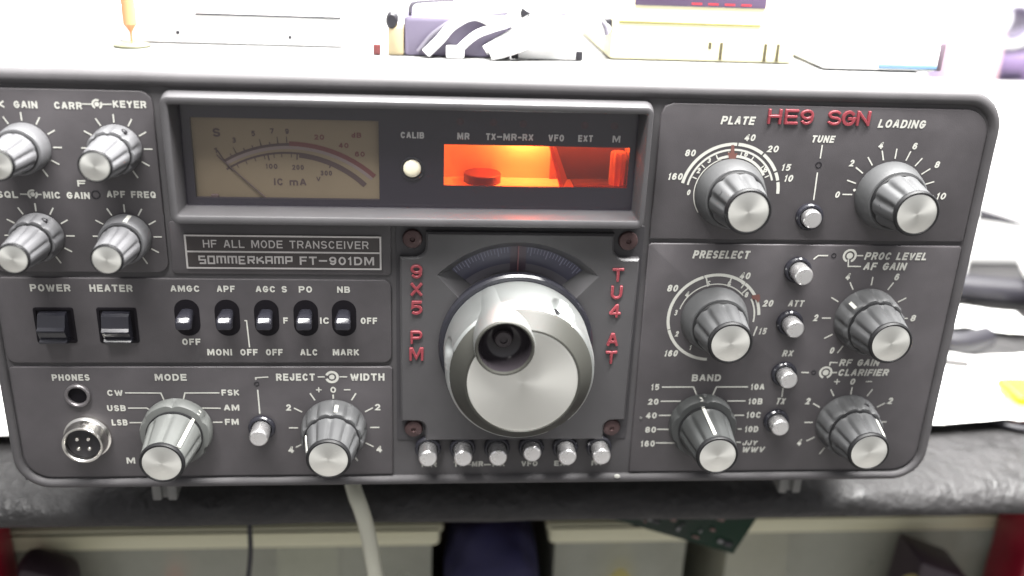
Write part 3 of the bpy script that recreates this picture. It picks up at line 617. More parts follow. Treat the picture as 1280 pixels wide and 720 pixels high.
for chh, z in zip('TU4AT', (9.9, 3.3, -3.7, -14.9, -21.9)): letter(chh, 43.1, z, 4.1, 5.0, -2.2)

# ---------------------------------------------------------------- knobs
def fluted(k, depth, sharp, h0, h1):
    def fn(t, h, r):
        e = max(0, min(1, (h - h0) / .8)) * max(0, min(1, (h1 - h) / .4 + .35))
        c_ = .5 + .5 * math.cos(k * t)
        return r - depth * e * (c_ ** sharp)
    return fn
def ring_h(prof, step=1.2):
    o = [prof[0]]
    for (r0, a), (r1, b_) in zip(prof, prof[1:]):
        n = max(1, int(abs(b_ - a) / step))
        for i in range(1, n + 1): o.append((r0 + (r1 - r0) * i / n, a + (b_ - a) * i / n))
    return o
def pointer(r0, h0, r1, h1, wd, ang, name, parent, m=INK, lift=.12):
    a = math.radians(ang); d = Vector((math.sin(a), math.cos(a))); q = Vector((d.y, -d.x)); g = MB()
    sl = Vector((h1 - h0, -(r1 - r0))).normalized() if (h1 - h0 or r1 - r0) else Vector((1, 0))
    V = []
    for (r, h) in ((r0, h0), (r1, h1)):
        for lf in (-.25, lift):
            for s_ in (-1, 1):
                p = d * (r + lf * sl.x) + q * s_ * wd / 2; V.append((p.x, -(h - lf * sl.y * 0) - lf * (1 - abs(sl.x)), p.y))
    g.add(V, [[2, 3, 7, 6], [0, 4, 5, 1], [2, 6, 4, 0], [3, 1, 5, 7], [6, 7, 5, 4], [0, 1, 3, 2]])
    return g.build(name, m, parent, loc=None, smooth=30)
def set_at(o, loc): place(o, o.parent, loc)
def cap_of(r, h, parent, loc):
    c_ = MB(); c_.lathe([(r, h - .3), (r, h - .02), (r - .18, h + .08), (.02, h + .08)], 0, 0, 48); c_.build('cap', ALU, parent, loc)
def knob(cx, cz, kind, ang=None, body=KNOB, screw=None, mark=None):
    loc = (cx, 0, cz)
    if kind == 'wide':      # smooth flared skirt, fluted body
        sk = MB(); sk.lathe([(12.0, .3), (12.1, 1.2), (11.7, 3.0), (10.9, 6.5), (10.2, 7.6), (9.0, 7.9)], 0, 0, 64); k = sk.build('knob', body, radio, loc)
        gp_ = MB(); gp_.lathe([(9.6, 7.5), (9.75, 8.6), (9.3, 9.0)], 0, 0, 48); gp_.build('gap_ring', KNOBDARK, k, loc)
        bd = MB(); bd.lathe(ring_h([(9.4, 8.6), (9.4, 9.0), (7.75, 20.8)]), 0, 0, 120, fluted(9, .95, 3, 8.6, 20.8)); bd.build('grip', body, k, loc)
        ed = MB(); ed.lathe([(7.7, 20.6), (7.75, 21.4), (7.3, 22.1), (6.8, 22.1), (6.7, 21.9)], 0, 0, 64); ed.build('edge_ring', KNOBDARK, k, loc); cap_of(6.65, 21.95, k, loc)
        rb, hb, rt, ht = 9.4, 9.2, 7.85, 20.6
    elif kind == 'selector':   # flat skirt, long white bar
        sk = MB(); sk.lathe([(12.3, .3), (12.4, 1.0), (12.4, 4.4), (11.9, 5.2), (9.0, 5.5)], 0, 0, 64, lambda t, h, r: r - (.9 * max(0, math.cos(6 * t)) ** 6 if r > 10 and h > .5 else 0)); k = sk.build('knob', body, radio, loc)
        gp_ = MB(); gp_.lathe([(9.8, 5.2), (9.9, 6.3), (9.3, 6.6)], 0, 0, 48); gp_.build('gap_ring', KNOBDARK, k, loc)
        bd = MB(); bd.lathe(ring_h([(9.5, 6.4), (9.4, 7.0), (7.6, 22.6)]), 0, 0, 120, fluted(8, .85, 4, 6.6, 22.6)); bd.build('grip', body, k, loc)
        ed = MB(); ed.lathe([(7.55, 22.4), (7.6, 23.2), (7.2, 23.9), (6.7, 23.9), (6.6, 23.7)], 0, 0, 64); ed.build('edge_ring', KNOBDARK, k, loc); cap_of(6.5, 23.75, k, loc)
        rb, hb, rt, ht = 9.6, 5.6, 7.65, 22.4
    elif kind == 'dual':       # fluted outer ring and fluted inner knob
        sk = MB(); sk.lathe(ring_h([(11.7, .3), (11.8, 1.0), (11.2, 8.0), (10.6, 8.8), (9.0, 9.0)]), 0, 0, 120, fluted(12, .85, 3, 1.0, 9.2)); k = sk.build('knob', body, radio, loc)
        gp_ = MB(); gp_.lathe([(9.9, 8.6), (10.0, 9.8), (9.5, 10.1)], 0, 0, 48); gp_.build('gap_ring', KNOBDARK, k, loc)
        bd = MB(); bd.lathe(ring_h([(9.7, 9.8), (9.65, 10.2), (7.7, 20.8)]), 0, 0, 120, fluted(10, .85, 3, 9.8, 20.8)); bd.build('grip', body, k, loc)
        ed = MB(); ed.lathe([(7.65, 20.6), (7.7, 21.4), (7.2, 22.1), (6.8, 22.1), (6.7, 21.9)], 0, 0, 64); ed.build('edge_ring', KNOBDARK, k, loc); cap_of(6.65, 21.95, k, loc)
        rb, hb, rt, ht = 11.5, 4, 11.2, 8.3
    else:                      # small knobs of the left column
        dual = kind == 'small_dual'
        sk = MB(); sk.lathe(ring_h([(7.9, .3), (8.0, 1.0), (7.6, 6.6), (7.2, 7.3), (5.8, 7.5)]), 0, 0, 96, fluted(9, .7, 4, 1.0, 7.5) if dual else None); k = sk.build('knob', body, radio, loc)
        gp_ = MB(); gp_.lathe([(6.5, 7.2), (6.6, 8.3), (6.1, 8.6)], 0, 0, 40); gp_.build('gap_ring', KNOBDARK, k, loc)
        bd = MB(); bd.lathe(ring_h([(6.3, 8.3), (6.3, 8.8), (5.05, 21.6)]), 0, 0, 108, fluted(9, .65, 3, 8.4, 21.6)); bd.build('grip', body, k, loc)
        ed = MB(); ed.lathe([(5.0, 21.5), (5.05, 22.2), (4.8, 22.7), (4.5, 22.7), (4.4, 22.5)], 0, 0, 48); ed.build('edge_ring', KNOBDARK, k, loc); cap_of(4.4, 22.55, k, loc)
        rb, hb, rt, ht = 7.9, 1.6, 7.5, 7.0
    if ang is not None:
        if kind == 'selector':
            set_at(pointer(12.35, 3.0, 12.0, 5.0, .95, ang, 'pointer', k), loc); set_at(pointer(9.55, 5.5, 7.75, 22.0, 1.15, ang, 'pointer', k, lift=.35), loc)
        else: set_at(pointer(rb, hb, rt, ht, 1.25 if kind in ('dual', 'small') else 1., ang, 'pointer', k), loc)
    if mark is not None: set_at(pointer(9.45, 11, 7.9, 20.4, .9, mark, 'grip_line', k), loc)
    if screw is not None:
        a = math.radians(screw[0]); r, h = screw[1], screw[2]
        hs = MB(); hs.lathe([(1.0, -.5), (1.0, .22), (.75, .26), (.7, -.3)], 0, 0, 18)
        out = Vector((math.sin(a), 0, math.cos(a))); tng = Vector((math.cos(a), 0, -math.sin(a)))
        hs.xform(lambda p: tng * p.x + Vector((0, 1, 0)) * p.z + out * (-p.y) + out * r + Vector((0, -h, 0)))
        set_at(hs.build('set_screw', BLACK, k), loc)
    return k
knob(*SMALL['vox'], 'small', -58, KNOBLIGHT); knob(*SMALL['carr'], 'small_dual', None, KNOBLIGHT, screw=(32, 7.7, 4))
knob(*SMALL['mic'], 'small_dual', None, KNOBLIGHT, screw=(30, 7.7, 4)); knob(*SMALL['apf'], 'small', 14, KNOBLIGHT)
knob(79.8, 39.3, 'wide', None, screw=(-62, 8.4, 14)); knob(136.1, 39.4, 'wide', None, screw=(-95, 8.5, 13))
knob(79.7, -7.3, 'wide', None); knob(136.1, -7.2, 'dual', -48); knob(136.1, -50.4, 'dual', None, mark=42, screw=(20, 11.3, 6))
knob(79.8, -50.3, 'selector', -10, mat('band_knob_plastic', (.045, .047, .047), .45, spec=.35, grunge=.1))
knob(-111.8, -51.4, 'selector', 46, mat('mode_knob_plastic', (.10, .104, .10), .52, spec=.4, grunge=.1)); knob(-56.4, -51.6, 'dual', 8, mark=-72)

# main tuning knob
tk = MB(); tk.lathe([(27.2, 1.9), (27.3, 4.4), (26.6, 5.2), (24, 5.4)], 0, 0, 96); tk_ = tk.build('tuning_knob', GLOSSBLACK, radio, (KX, 0, KZ))
L = (KX, 0, KZ)
DIM = [(34, 11, 3.2), (-78, 11, 3.2), (146, 11, 3.2)]
def dimple(t, h, r):
    d = 0
    for a, wdt, dep in DIM:
        da = (math.degrees(t) - a + 180) % 360 - 180
        u = 1 - (da / wdt) ** 2 - ((h - 20.5) / 8.2) ** 2
        if u > 0: d = max(d, dep * min(1, u * 1.7))
    return r - d
bd = MB(); bd.lathe(ring_h([(24.2, 5.2), (25.3, 5.9), (25.5, 7), (25.2, 21.5), (24.6, 25.2), (23.8, 26.2)], .55), 0, 0, 240, dimple); bd.build('knob_body', ALUBODY, tk_, L, smooth=25)
FX, FZ = -6.6, 14.3
def cut_barrel(mb):
    # leave the round opening in which the finger barrel sits
    keep = []
    for f in mb.f:
        cx = sum(mb.v[i][0] for i in f) / len(f); cz = sum(mb.v[i][2] for i in f) / len(f)
        if (cx - FX) ** 2 + (cz - FZ) ** 2 > 9.25 ** 2: keep.append(f)
    mb.f = keep; mb.mi = [0] * len(keep); return mb
rg2 = MB(); rg2.lathe([(23.85, 26.0)] + [(23.6 - 4.6 * i / 10, 26.7 + 5.2 * i / 10) for i in range(11)] + [(18.4, 32.0), (18.2, 31.6)], 0, 0, 300, cap0=False, cap1=False); cut_barrel(rg2).build('front_ring', ALUDARK, tk_, L)
dc = MB(); dc.lathe([(18.25, 31.4), (18.25, 31.75), (18.0, 31.85)] + [(18.0 - .6 * i, 31.85) for i in range(1, 30)] + [(.02, 31.85)], 0, 0, 240, cap0=False); cut_barrel(dc).build('face_disc', ALU, tk_, L)
fb = MB()
fb.lathe([(9.9, 6.5), (9.9, 12), (9.75, 35.2), (9.6, 35.9)], FX, FZ, 80, cap1=False); fbo = fb.build('finger_barrel', ALUBODY, tk_, L)
fr_ = MB(); fr_.lathe([(9.6, 35.85), (9.45, 36.4), (9.1, 36.7), (8.7, 36.6), (8.5, 36.0), (8.4, 34.5)], FX, FZ, 80, cap0=False, cap1=False); fr_.build('barrel_rim', ALUDARK, tk_, L)
fc = MB(); fc.lathe([(8.45, 35.6), (8.3, 35.2), (7.9, 32), (6.6, 29.4), (4.6, 28.2), (.02, 28.0)], FX, FZ, 64, cap0=False, cap1=False)
fcup = fc.build('finger_cup', mat('cup_plastic', (.03, .026, .03), .16), tk_, L)
pn = MB(); pn.lathe([(3.0, 28.0), (3.0, 29.3), (2.6, 29.8), (1.3, 30.0), (1.2, 29.2), (.02, 29.1)], FX, FZ, 32); pn.build('centre_pin', mat('pin_plastic', (.06, .05, .055), .3), tk_, L)
for a, r, h in ((32, 22.6, 17.5), (-5, 25.25, 8.6), (-80, 22.6, 19)):
    ar = math.radians(a); out = Vector((math.sin(ar), 0, math.cos(ar))); tng = Vector((math.cos(ar), 0, -math.sin(ar)))
    hs = MB(); hs.lathe([(1.35, -.8), (1.35, .1), (1.0, .14), (.9, -.6)], 0, 0, 20)
    hs.xform(lambda p: tng * p.x + Vector((0, 1, 0)) * p.z + out * (-p.y) + out * r + Vector((0, -h, 0)))
    hs.build('set_screw', BLACK, tk_, L)

# ---------------------------------------------------------------- push buttons
def button():
    co = MB(); co.lathe([(4.8, -.2), (4.8, 1.2), (4.4, 1.75), (3.75, 1.8), (3.6, 1.2), (3.55, -.2)], 0, 0, 40); cl_ = co.build('push_button', GLOSSBLACK, radio)
    cp = MB(); cp.lathe([(3.35, -1.0), (3.35, 6.1), (3.2, 6.6), (2.8, 6.95), (.02, 7.0)], 0, 0, 40); cp.build('button_cap', BUTTON, cl_)
    return cl_
b0 = button(); first = True
for x, z, hh in ((109.0, 31.3, 4.2), (107.8, 11.6, 7.6), (107.9, -8.9, 7.0), (108.8, -29.6, 6.4), (108.6, -49.5, 6.2), (-82.2, -51.1, 8.4),
                (-22.3, -60.2, 8.3), (-9.5, -60.2, 8.3), (3.3, -60.2, 8.3), (16.1, -60.2, 5.6), (28.9, -60.2, 8.3), (41.7, -60.2, 8.0)):
    if first: o = b0; place(o, radio, (x, 0, z)); first = False
    else: o = copy_part(b0, radio, (x, 0, z))
    o.children[0].location = (0, -(hh - 7) * S, 0)
gb = MB()
for t in TEXT['buttons']: gb.text(*t, y=.78)
for wd, pts in LINES['buttons']: gb.line(pts, wd, .78)
leg(gb, bezel)

# ---------------------------------------------------------------- lever switches, rocker switches, sockets
def lever():
    sl = MB(); out = rrect(-4.2, 4.2, -6.8, 6.8, 4.1, 8)
    sl.rings([[(x, y, z) for x, z in o] for o, y in ((out, .2), (out, -.08), (offset(out, -.1), -.1))])
    s_ = sl.build('lever_switch', SLOT, radio)  # flat black oval, recess shade put into its colour
    lv = MB()
    def sec(wd, ht, zc, y, r): return [(x, y, z) for x, z in rrect(-wd / 2, wd / 2, zc - ht / 2, zc + ht / 2, min(r, ht / 2.05), 4)]
    lv.rings([sec(4.6, 4.4, 1.2, .2, 1.5), sec(5.0, 4.6, .9, -2, 1.6), sec(5.4, 4.5, .3, -5.6, 1.2), sec(5.4, 4.4, .25, -5.9, 1.1), sec(5.0, 3.2, .0, -6.75, .7), sec(4.6, 2.5, -.05, -7.1, .5), sec(4.2, 2.0, -.05, -7.15, .4)])
    lv.build('lever', GLOSSBLACK, s_, smooth=22)
    return s_
l0 = lever()
for i, x in enumerate((-105.0, -91.5, -78.2, -64.8, -51.7)):
    if i == 0: place(l0, radio, (x, 0, -8.0))
    else: copy_part(l0, radio, (x, 0, -8.0))
def rocker():
    f = MB(); out = rrect(-6.6, 6.6, -6.6, 6.6, .8, 3)
    f.rings([[(x, y, z) for x, z in o] for o, y in ((out, .2), (out, -.3), (offset(out, -.35), -.45), (offset(out, -.9), -.4), (offset(out, -1.0), -.06))])
    r_ = f.build('rocker_switch', SLOT, radio)  # shallow frame, its dark colour stands in for recess shade
    k = MB(); pr = [(.2, -5.4), (.2, 5.3), (-1.4, 5.2), (-2.6, 4.7), (-4.1, .9), (-5.1, .1), (-5.15, -.2), (-4.6, -.9), (-3.3, -3.8), (-4.2, -4.5), (-4.1, -5.1), (-3.0, -5.4)]
    k.rings([[(x, y, z) for y, z in pr] for x in (-4.5, 4.5)]); k.build('rocker', GLOSSBLACK, r_, smooth=8)
    return r_
r0 = rocker(); place(r0, radio, (-149.2, 0, -11.0)); r1 = copy_part(r0, radio, (-128.4, 0, -10.9)); r1.children[0].rotation_euler = (math.radians(9), 0, 0); r1.children[0].location = (0, .0006, 0)
j = MB(); j.lathe([(4.4, -.2), (4.4, 1.0), (4.1, 1.4), (3.5, 1.4), (3.2, 1.0), (3.2, .1)], -145.0, -37.8, 40, cap1=False); jk = j.build('headphone_socket', mat('socket_ring', (.16, .15, .155), .35, metal=.5), radio)
j = MB(); j.lathe([(3.15, .05), (.02, .12)], -145.0, -37.8, 32, cap0=False, cap1=False); j.build('hole_shade_disc', SLOT, jk)  # flat disc coloured as the shaded bore
MX, MZ = -143.5, -54.4
m_ = MB(); m_.lathe([(8.2, -.2), (8.2, 1.2), (7.6, 1.6), (7.2, 2.2), (7.2, 6.3), (6.9, 6.8), (6.3, 6.8), (6.0, 6.4), (6.0, 3.0)], MX, MZ, 60); mic = m_.build('microphone_socket', CHROME, radio)
m_ = MB(); m_.lathe([(5.95, 2.9), (5.9, 4.6), (.02, 4.7)], MX, MZ, 48, cap0=False); m_.build('socket_insert', BLACK, mic)
for a in (20, 110, 200, 290):
    pn = MB(); ar = math.radians(a + 25); pn.lathe([(.75, 4.4), (.75, 5.6), (.5, 6.0), (.05, 6.1)], MX + 2.7 * math.sin(ar), MZ + 2.7 * math.cos(ar), 16); pn.build('contact_pin', CHROME, mic)

# ================================================================ things standing on and behind the radio
WHITEP = mat('white_plastic', (.80, .80, .79), .45)
PAPER = mat('paper', (.82, .82, .80), .8)
CREAM = mat('cream_enamel', (.78, .74, .50), .5)
LILAC = mat('lilac_grey_plastic', (.15, .13, .19), .5)
DARKG = mat('dark_grey_plastic', (.014, .013, .018), .5)
WOODB = mat('pale_wood', (.34, .28, .17), .6)
ORANGE = mat('orange_plastic', (.62, .27, .13), .4)
TOP = 73.7
# white instrument, left
t = thing('bench_instrument', 'long low white bench instrument on top of the radio at the far left', 'instrument', (-96, 110, TOP))
m = MB(); m.box(-140, -56, 74, 150, TOP + .1, TOP + 13.6, 1.2); m.build('housing', WHITEP, t)
m = MB(); m.box(-111, -56.5, 73.5, 74.2, TOP + 10.9, TOP + 11.5, .1); m.build('seam', DARKG, t)
m = MB(); m.box(-139, -57, 78, 146, TOP + 13.5, TOP + 18, 1); m.build('lid', mat('cream_plastic', (.72, .72, .60), .5), t)
for x, z in ((-118, 4.2), (-76, 3.6)):
    m = MB(); m.lathe([(.7, -74.5), (.7, -73.4), (.4, -73.2)], x, TOP + z, 12); m.build('screw', DARKG, t)
# orange stemmed probe on a round base
t = thing('desk_probe', 'small orange stemmed probe standing on a round pale base at the left', 'probe', (-132.5, 64, TOP))
m = MB(); vlathe(m, [(6.6, TOP + .05), (6.6, TOP + .7), (5.6, TOP + 1.2), (1.2, TOP + 1.4)], -132.5, 64, 32); m.build('base', mat('pale_olive', (.13, .13, .08), .5), t)
m = MB(); vlathe(m, [(.35, TOP + 1.2), (.4, TOP + 5), (1.2, TOP + 6.5), (2.3, TOP + 8), (2.5, TOP + 20), (2.5, TOP + 40), (1.4, TOP + 42)], -132.5, 64, 24); m.build('stem', ORANGE, t)
# lilac module and its cables
t = thing('circuit_module', 'dark lilac plastic module lying under white cables in the middle of the radio top', 'module', (-13, 68, TOP))
m = MB(); m.box(-32, 8, 58, 84, TOP + .1, TOP + 14.5, 1.2); m.build('housing', LILAC, t)
m = MB(); m.box(-38, -32.2, 58, 70, TOP + .1, TOP + 10.6, .8); m.build('end_block', WOODB, t)
m = MB(); m.rings([[(-36.6 + 2.2 * math.cos(a) * q, 57.5 + yy, TOP + 12.6 + 3.2 * math.sin(a) * q) for a in [2 * PI * i / 20 for i in range(20)]][::-1] for yy, q in ((10, 1), (1, 1), (0, .7))]); m.build('end_knob', DARKG, t)
m = MB(); m.box(-43.6, -40.9, 58, 60.5, TOP + .1, TOP + 4.0, .5); tag(m.build('terminal_screw', mat('maroon_plastic', (.13, .03, .03), .4)), 'tiny maroon terminal beside the lilac module', 'terminal')
cab = [[(-24, 54.8, TOP + 1.6), (-19, 55.2, TOP + 6.5), (-14, 56, TOP + 12), (-6, 57, TOP + 15.5), (4, 57, TOP + 12.5), (10, 60, TOP + 18)],
       [(-13, 55, TOP + 2.2), (-6, 55.8, TOP + 8.4), (0, 56.6, TOP + 11), (7, 57, TOP + 13.5), (13, 62, TOP + 17)],
       [(0, 53.5, TOP + 1.8), (10, 53, TOP + 5.2), (18, 53, TOP + 9.5), (26, 54, TOP + 14), (36, 56, TOP + 15.6), (44, 60, TOP + 11)],
       [(3, 54, TOP + 2), (12, 56, TOP + 8), (20, 58, TOP + 13), (30, 60, TOP + 17.4), (40, 64, TOP + 15), (46, 70, TOP + 8)],
       [(-2, 57, TOP + 3), (8, 58.5, TOP + 9), (16, 60, TOP + 15), (22, 64, TOP + 18), (30, 70, TOP + 20)]]
for i, (pp, r, lab) in enumerate(zip(cab, (1.9, 1.6, 2.3, 2.1, 1.9), ('white cable arching over the left end of the lilac module', 'white cable crossing the middle of the lilac module', 'thick white cable sweeping to the right in front of the white connector block',
    'white cable looping highest over the white connector block', 'white cable running up behind the other cables to the right'))):
    m = MB(); m.tube(pp, r, 12, 8); tag(m.build('white_cable', WHITEP), lab, 'cable', 'white cables heaped on the radio')
wires = [[(6, 55.5, TOP + 2), (14, 54.6, TOP + 5.6), (22, 54, TOP + 10.4), (29, 55, TOP + 15), (34, 60, TOP + 19)], [(20, 58, TOP + 15), (28, 57.4, TOP + 17.2), (36, 57, TOP + 17), (42, 56.4, TOP + 14), (43.6, 55.8, TOP + 10)],
         [(-27, 56.5, TOP + 2), (-21, 56.5, TOP + 9), (-12, 56.2, TOP + 14.4), (-2, 56.5, TOP + 16), (8, 62, TOP + 16.5)], [(-30, 62, TOP + 14), (-29, 58, TOP + 19), (-24, 60, TOP + 20), (-14, 66, TOP + 20)]]  # thin grey tubes added to imitate dark shadow outlines of the white cables
for pp, lab in zip(wires, ('thin grey wire added as a shadow outline along the thick white cable', 'thin grey wire looping over at the right of the cable heap', 'thin grey wire added as a shadow outline across the lilac module', 'thin grey wire added as a shadow outline over the left corner of the lilac module')):
    m = MB(); m.tube(pp, .75, 8, 8); tag(m.build('grey_outline_wire', mat('wire_outline_grey', (.14, .13, .16), .5) if 'wire_outline_grey' not in bpy.data.materials else bpy.data.materials['wire_outline_grey']), lab, 'wire', 'grey wires and shadow outlines in the cable heap')
m = MB(); m.prism([(10.5, TOP + 14.6), (14.8, TOP + 16.6), (11.6, TOP + 18.6)], 62, 58, .4); tag(m.build('wire_tip', DARKG), 'small dark triangular clip above the white cables', 'clip')
t = thing('connector_block', 'white connector block with dark ends under the looping cables', 'connector', (22, 60, TOP))
m = MB(); m.box(10, 34, 57, 66, TOP + .1, TOP + 4.4, .8); m.build('housing', WHITEP, t)
for x in (9.0, 33.4): m = MB(); m.box(x - 1.0, x + 1.6, 56.2, 58, TOP + .2, TOP + 3.6, .5); m.build('end_clip', DARKG, t)
m = MB(); m.box(43, 46, 59.5, 63, TOP + 10.5, TOP + 15.5, .9); m.xform(lambda p: p); tag(m.build('cable_clip', DARKG), 'small dark clip on the end of the highest white cable', 'clip')
m = MB(); m.box(-16.6, -9.8, 53.4, 57.6, TOP + .1, TOP + 4.6, .7); tag(m.build('cable_plug', WHITEP), 'square white plug in front of the lilac module', 'plug')
# cream instrument with a red display
t = thing('power_supply', 'cream bench power supply with dark slots and a red lit display on the radio', 'power supply', (83, 95, TOP))
m = MB(); m.box(46, 119, 62, 140, TOP + .1, TOP + 34, 1.5); m.build('housing', CREAM, t)
m = MB(); m.box(49, 104, 61.5, 62.3, TOP + 13.9, TOP + 14.6, .1); m.build('seam', mat('olive_line', (.20, .18, .05), .6), t)
for x, z0 in ((85, 5.0), (89.5, 1.0), (107.0, .8), (112, .8)): m = MB(); m.box(x - .55, x + .55, 61.4, 62.4, TOP + z0, TOP + 7.6, .1); m.build('slot', mat('slot_dark', (.07, .06, .03), .6), t)
m = MB(); m.box(54.5, 105, 61.2, 62.5, TOP + 20.6, TOP + 31, .4); ds = m.build('display', mat('display_dark', (.10, .07, .12), .2), t)
em = bpy.data.materials.new('red_segments'); em.use_nodes = True; em.node_tree.nodes['Principled BSDF'].inputs['Base Color'].default_value = (.25, .02, .03, 1); em.node_tree.nodes['Principled BSDF'].inputs['Emission Color'].default_value = (1, .08, .10, 1); em.node_tree.nodes['Principled BSDF'].inputs['Emission Strength'].default_value = .7
m = MB()
for i in range(4):
    x = 76 + i * 6.4
    for q in ([(x, TOP + 21.8), (x + 4, TOP + 21.8)], [(x, TOP + 25.6), (x + 4, TOP + 25.6)], [(x, TOP + 29.4), (x + 4, TOP + 29.4)]):
        m.line(q, .7, 61.1)
m.build('segments', em, ds)
# white box with a pale blue strip, right end
t = thing('plastic_case', 'white plastic box with a pale blue strip at the right end of the radio top', 'box', (150, 70, TOP))
m = MB(); m.box(126, 172, 50, 96, TOP + .1, TOP + 11.5, 2.0); m.build('housing', WHITEP, t)
m = MB(); m.box(148, 171, 49.6, 50.4, TOP + 1.2, TOP + 2.8, .2); m.build('blue_strip', mat('pale_blue', (.14, .24, .36), .4), t)
m = MB(); m.box(171.6, 174.4, 52, 94, TOP + .3, TOP + 11, .8); m.build('end_plate', mat('mauve_grey', (.16, .12, .15), .5), t)

# ================================================================ things on the bench to the right and left
def sheet(name, x0, x1, y0, y1, rot, amp, seed, label, z=-102.4, nx=36, ny=30, m_=PAPER, group=None):
    m = MB(); vs = []; cx, cy_ = (x0 + x1) / 2, (y0 + y1) / 2; c_, s_ = math.cos(rot), math.sin(rot)
    for s2 in (0, -.25):
        for j_ in range(ny + 1):
            for i in range(nx + 1):
                u = x0 + (x1 - x0) * i / nx - cx; v = y0 + (y1 - y0) * j_ / ny - cy_
                h = amp * (.5 + .5 * noise.noise((u * .022 + seed, v * .022, seed))) + amp * .35 * abs(noise.noise((u * .06, v * .06 + seed, 3)))
                vs.append((cx + c_ * u - s_ * v, cy_ + s_ * u + c_ * v, z + max(0, h) + s2))
    n1 = (nx + 1) * (ny + 1); fs = []
    for j_ in range(ny):
        for i in range(nx):
            a = j_ * (nx + 1) + i; fs.append([a, a + 1, a + nx + 2, a + nx + 1]); fs.append([n1 + a + nx + 1, n1 + a + nx + 2, n1 + a + 1, n1 + a])
    for i in range(nx):
        fs.append([i + 1, i, n1 + i, n1 + i + 1]); a = ny * (nx + 1) + i; fs.append([a, a + 1, n1 + a + 1, n1 + a])
    for j_ in range(ny):
        a = j_ * (nx + 1); fs.append([a, a + nx + 1, n1 + a + nx + 1, n1 + a]); a += nx; fs.append([a + nx + 1, a, n1 + a, n1 + a + nx + 1])
    m.add(vs, fs); return tag(m.build(name, m_, smooth=50), label, 'paper', group)
sheet('paper_sheet', 196, 330, 84, 158, .08, 7, 1.3, 'crumpled white sheet nearest the bench edge right of the radio')
sheet('paper_sheet', 205, 345, 198, 232, -.10, 6, 4.1, 'white crumpled sheet lying behind the dark tools right of the radio')
sheet('paper_sheet', -420, -192, 72, 300, .04, 6, 8.2, 'white sheet on the bench left of the radio')
m = MB(); m.tube([(196, 172, -96), (226, 168, -95), (252, 170, -92), (276, 164, -94), (296, 170, -93)], 6.5, 14, 8); tag(m.build('cable_coil', DARKG), 'short dark cable bundle between the two white sheets', 'cable')
m = MB(); m.tube([(176, 158, -94), (216, 147, -97), (246, 149, -98), (272, 144, -98)], lambda u: 6.0 - 3.5 * u, 14, 8); tag(m.build('grey_hose', mat('hose_grey', (.045, .042, .042), .5)), 'tapering grey hose end on the bench by the radio corner', 'hose')
m = MB(); m.tube([(200, 262, -93), (300, 250, -93), (380, 236, -93), (520, 228, -94)], 9, 16, 8); tag(m.build('black_hose', mat('hose_purple_black', (.008, .007, .012), .5)), 'thick black hose across the bench behind the white sheets', 'hose')
m = MB(); m.tube([(372, 206, -98), (362, 222, -84), (360, 240, -76), (368, 256, -72), (392, 276, -64)], 6, 14, 8); tag(m.build('white_hose', WHITEP), 'white hose crossing over the thick black hose', 'hose')
t = thing('storage_carton', 'big white carton on the bench right of the radio', 'carton', (360, 390, -104))
m = MB(); m.box(215, 520, 320, 440, -103.6, 3, 3); m.build('body', WHITEP, t)
m = MB(); m.box(214, 521, 318, 442, -11, 7, 2.5); m.build('lid', WHITEP, t)
t = thing('screwdriver', 'dark pointed tool lying on the white carton by the radio edge', 'tool', (345, 330, 26))
m = MB(); m.tube([(222, 317.5, -39), (262, 317.2, -41.5), (300, 317, -44)], .1, 6, 2)
t2 = MB(); t2.tube([(330, 250, -45), (345, 247, -47.5), (362, 244, -51)], lambda u: 3.6 * (1 - u) ** .7 + .4, 12, 8)
bpy.data.objects.remove(t)
t = thing('wire_stand', 'grey post with a pointed dark arm beside the radio', 'stand', (326, 252, -104))
m = MB(); vlathe(m, [(9, -103), (9, -101), (3, -99), (2.6, -45), (2.0, -43)], 322, 252, 20); m.build('post', WHITEP, t); t2.xform(lambda p: p + Vector((-8, 4, 0))); t2.build('arm', DARKG, t)
t = thing('component_drawers', 'lilac component drawer cabinet at the far right behind the white carton', 'drawer cabinet', (545, 550, -104))
m = MB(); m.box(450, 640, 502, 600, -103.6, 22, 3); m.build('cabinet', mat('lilac_enamel', (.17, .13, .22), .5), t)
for j_ in range(4):
    for i in range(4):
        x = 455 + i * 46; z = -99 + j_ * 30
        m = MB(); m.box(x, x + 41, 498, 503, z, z + 26, 1.5); dw = m.build('drawer', bpy.data.materials.get('drawer_lilac') or mat('drawer_lilac', (.12, .085, .16), .5), t)
        m = MB(); m.box(x + 10, x + 31, 495, 499, z + 9, z + 17, 1.5); m.build('handle', bpy.data.materials.get('drawer_pull') or mat('drawer_pull', (.03, .022, .045), .5), dw)
t = thing('tape_roll', 'white ring of tape standing on the lilac drawer cabinet', 'tape roll', (478, 526, 22))
m = MB(); n_ = 48
def ringpts(r, y): return [(478 + r * math.cos(2 * PI * i / n_), y, 22.3 + 24 + r * math.sin(2 * PI * i / n_)) for i in range(n_)]
m.rings([ringpts(15, 512), ringpts(24, 512), ringpts(24, 540), ringpts(15, 540), ringpts(15, 512)][::-1], False, False); m.build('tape', WHITEP, t)
m = MB(); m.rings([ringpts(13, 511), ringpts(14.9, 511), ringpts(14.9, 541), ringpts(13, 541), ringpts(13, 511)][::-1], False, False); m.build('core', LILAC, t)
t = thing('pink_folder', 'pale pink folder standing behind the white carton at the right', 'folder', (428, 475, -104))
m = MB(); m.box(404, 447, 470, 480, -103.6, 44, 1); m.build('cover', mat('pale_pink', (.30, .20, .205), .6), t)
m = MB(); m.box(406, 446, 468.5, 469.9, -103, 40, .3); m.build('pages', mat('pink_paper', (.40, .28, .29), .7), t)
t = thing('black_charger', 'small black plug in charger box lying on top of the lilac drawer cabinet', 'charger', (530, 520, 22))
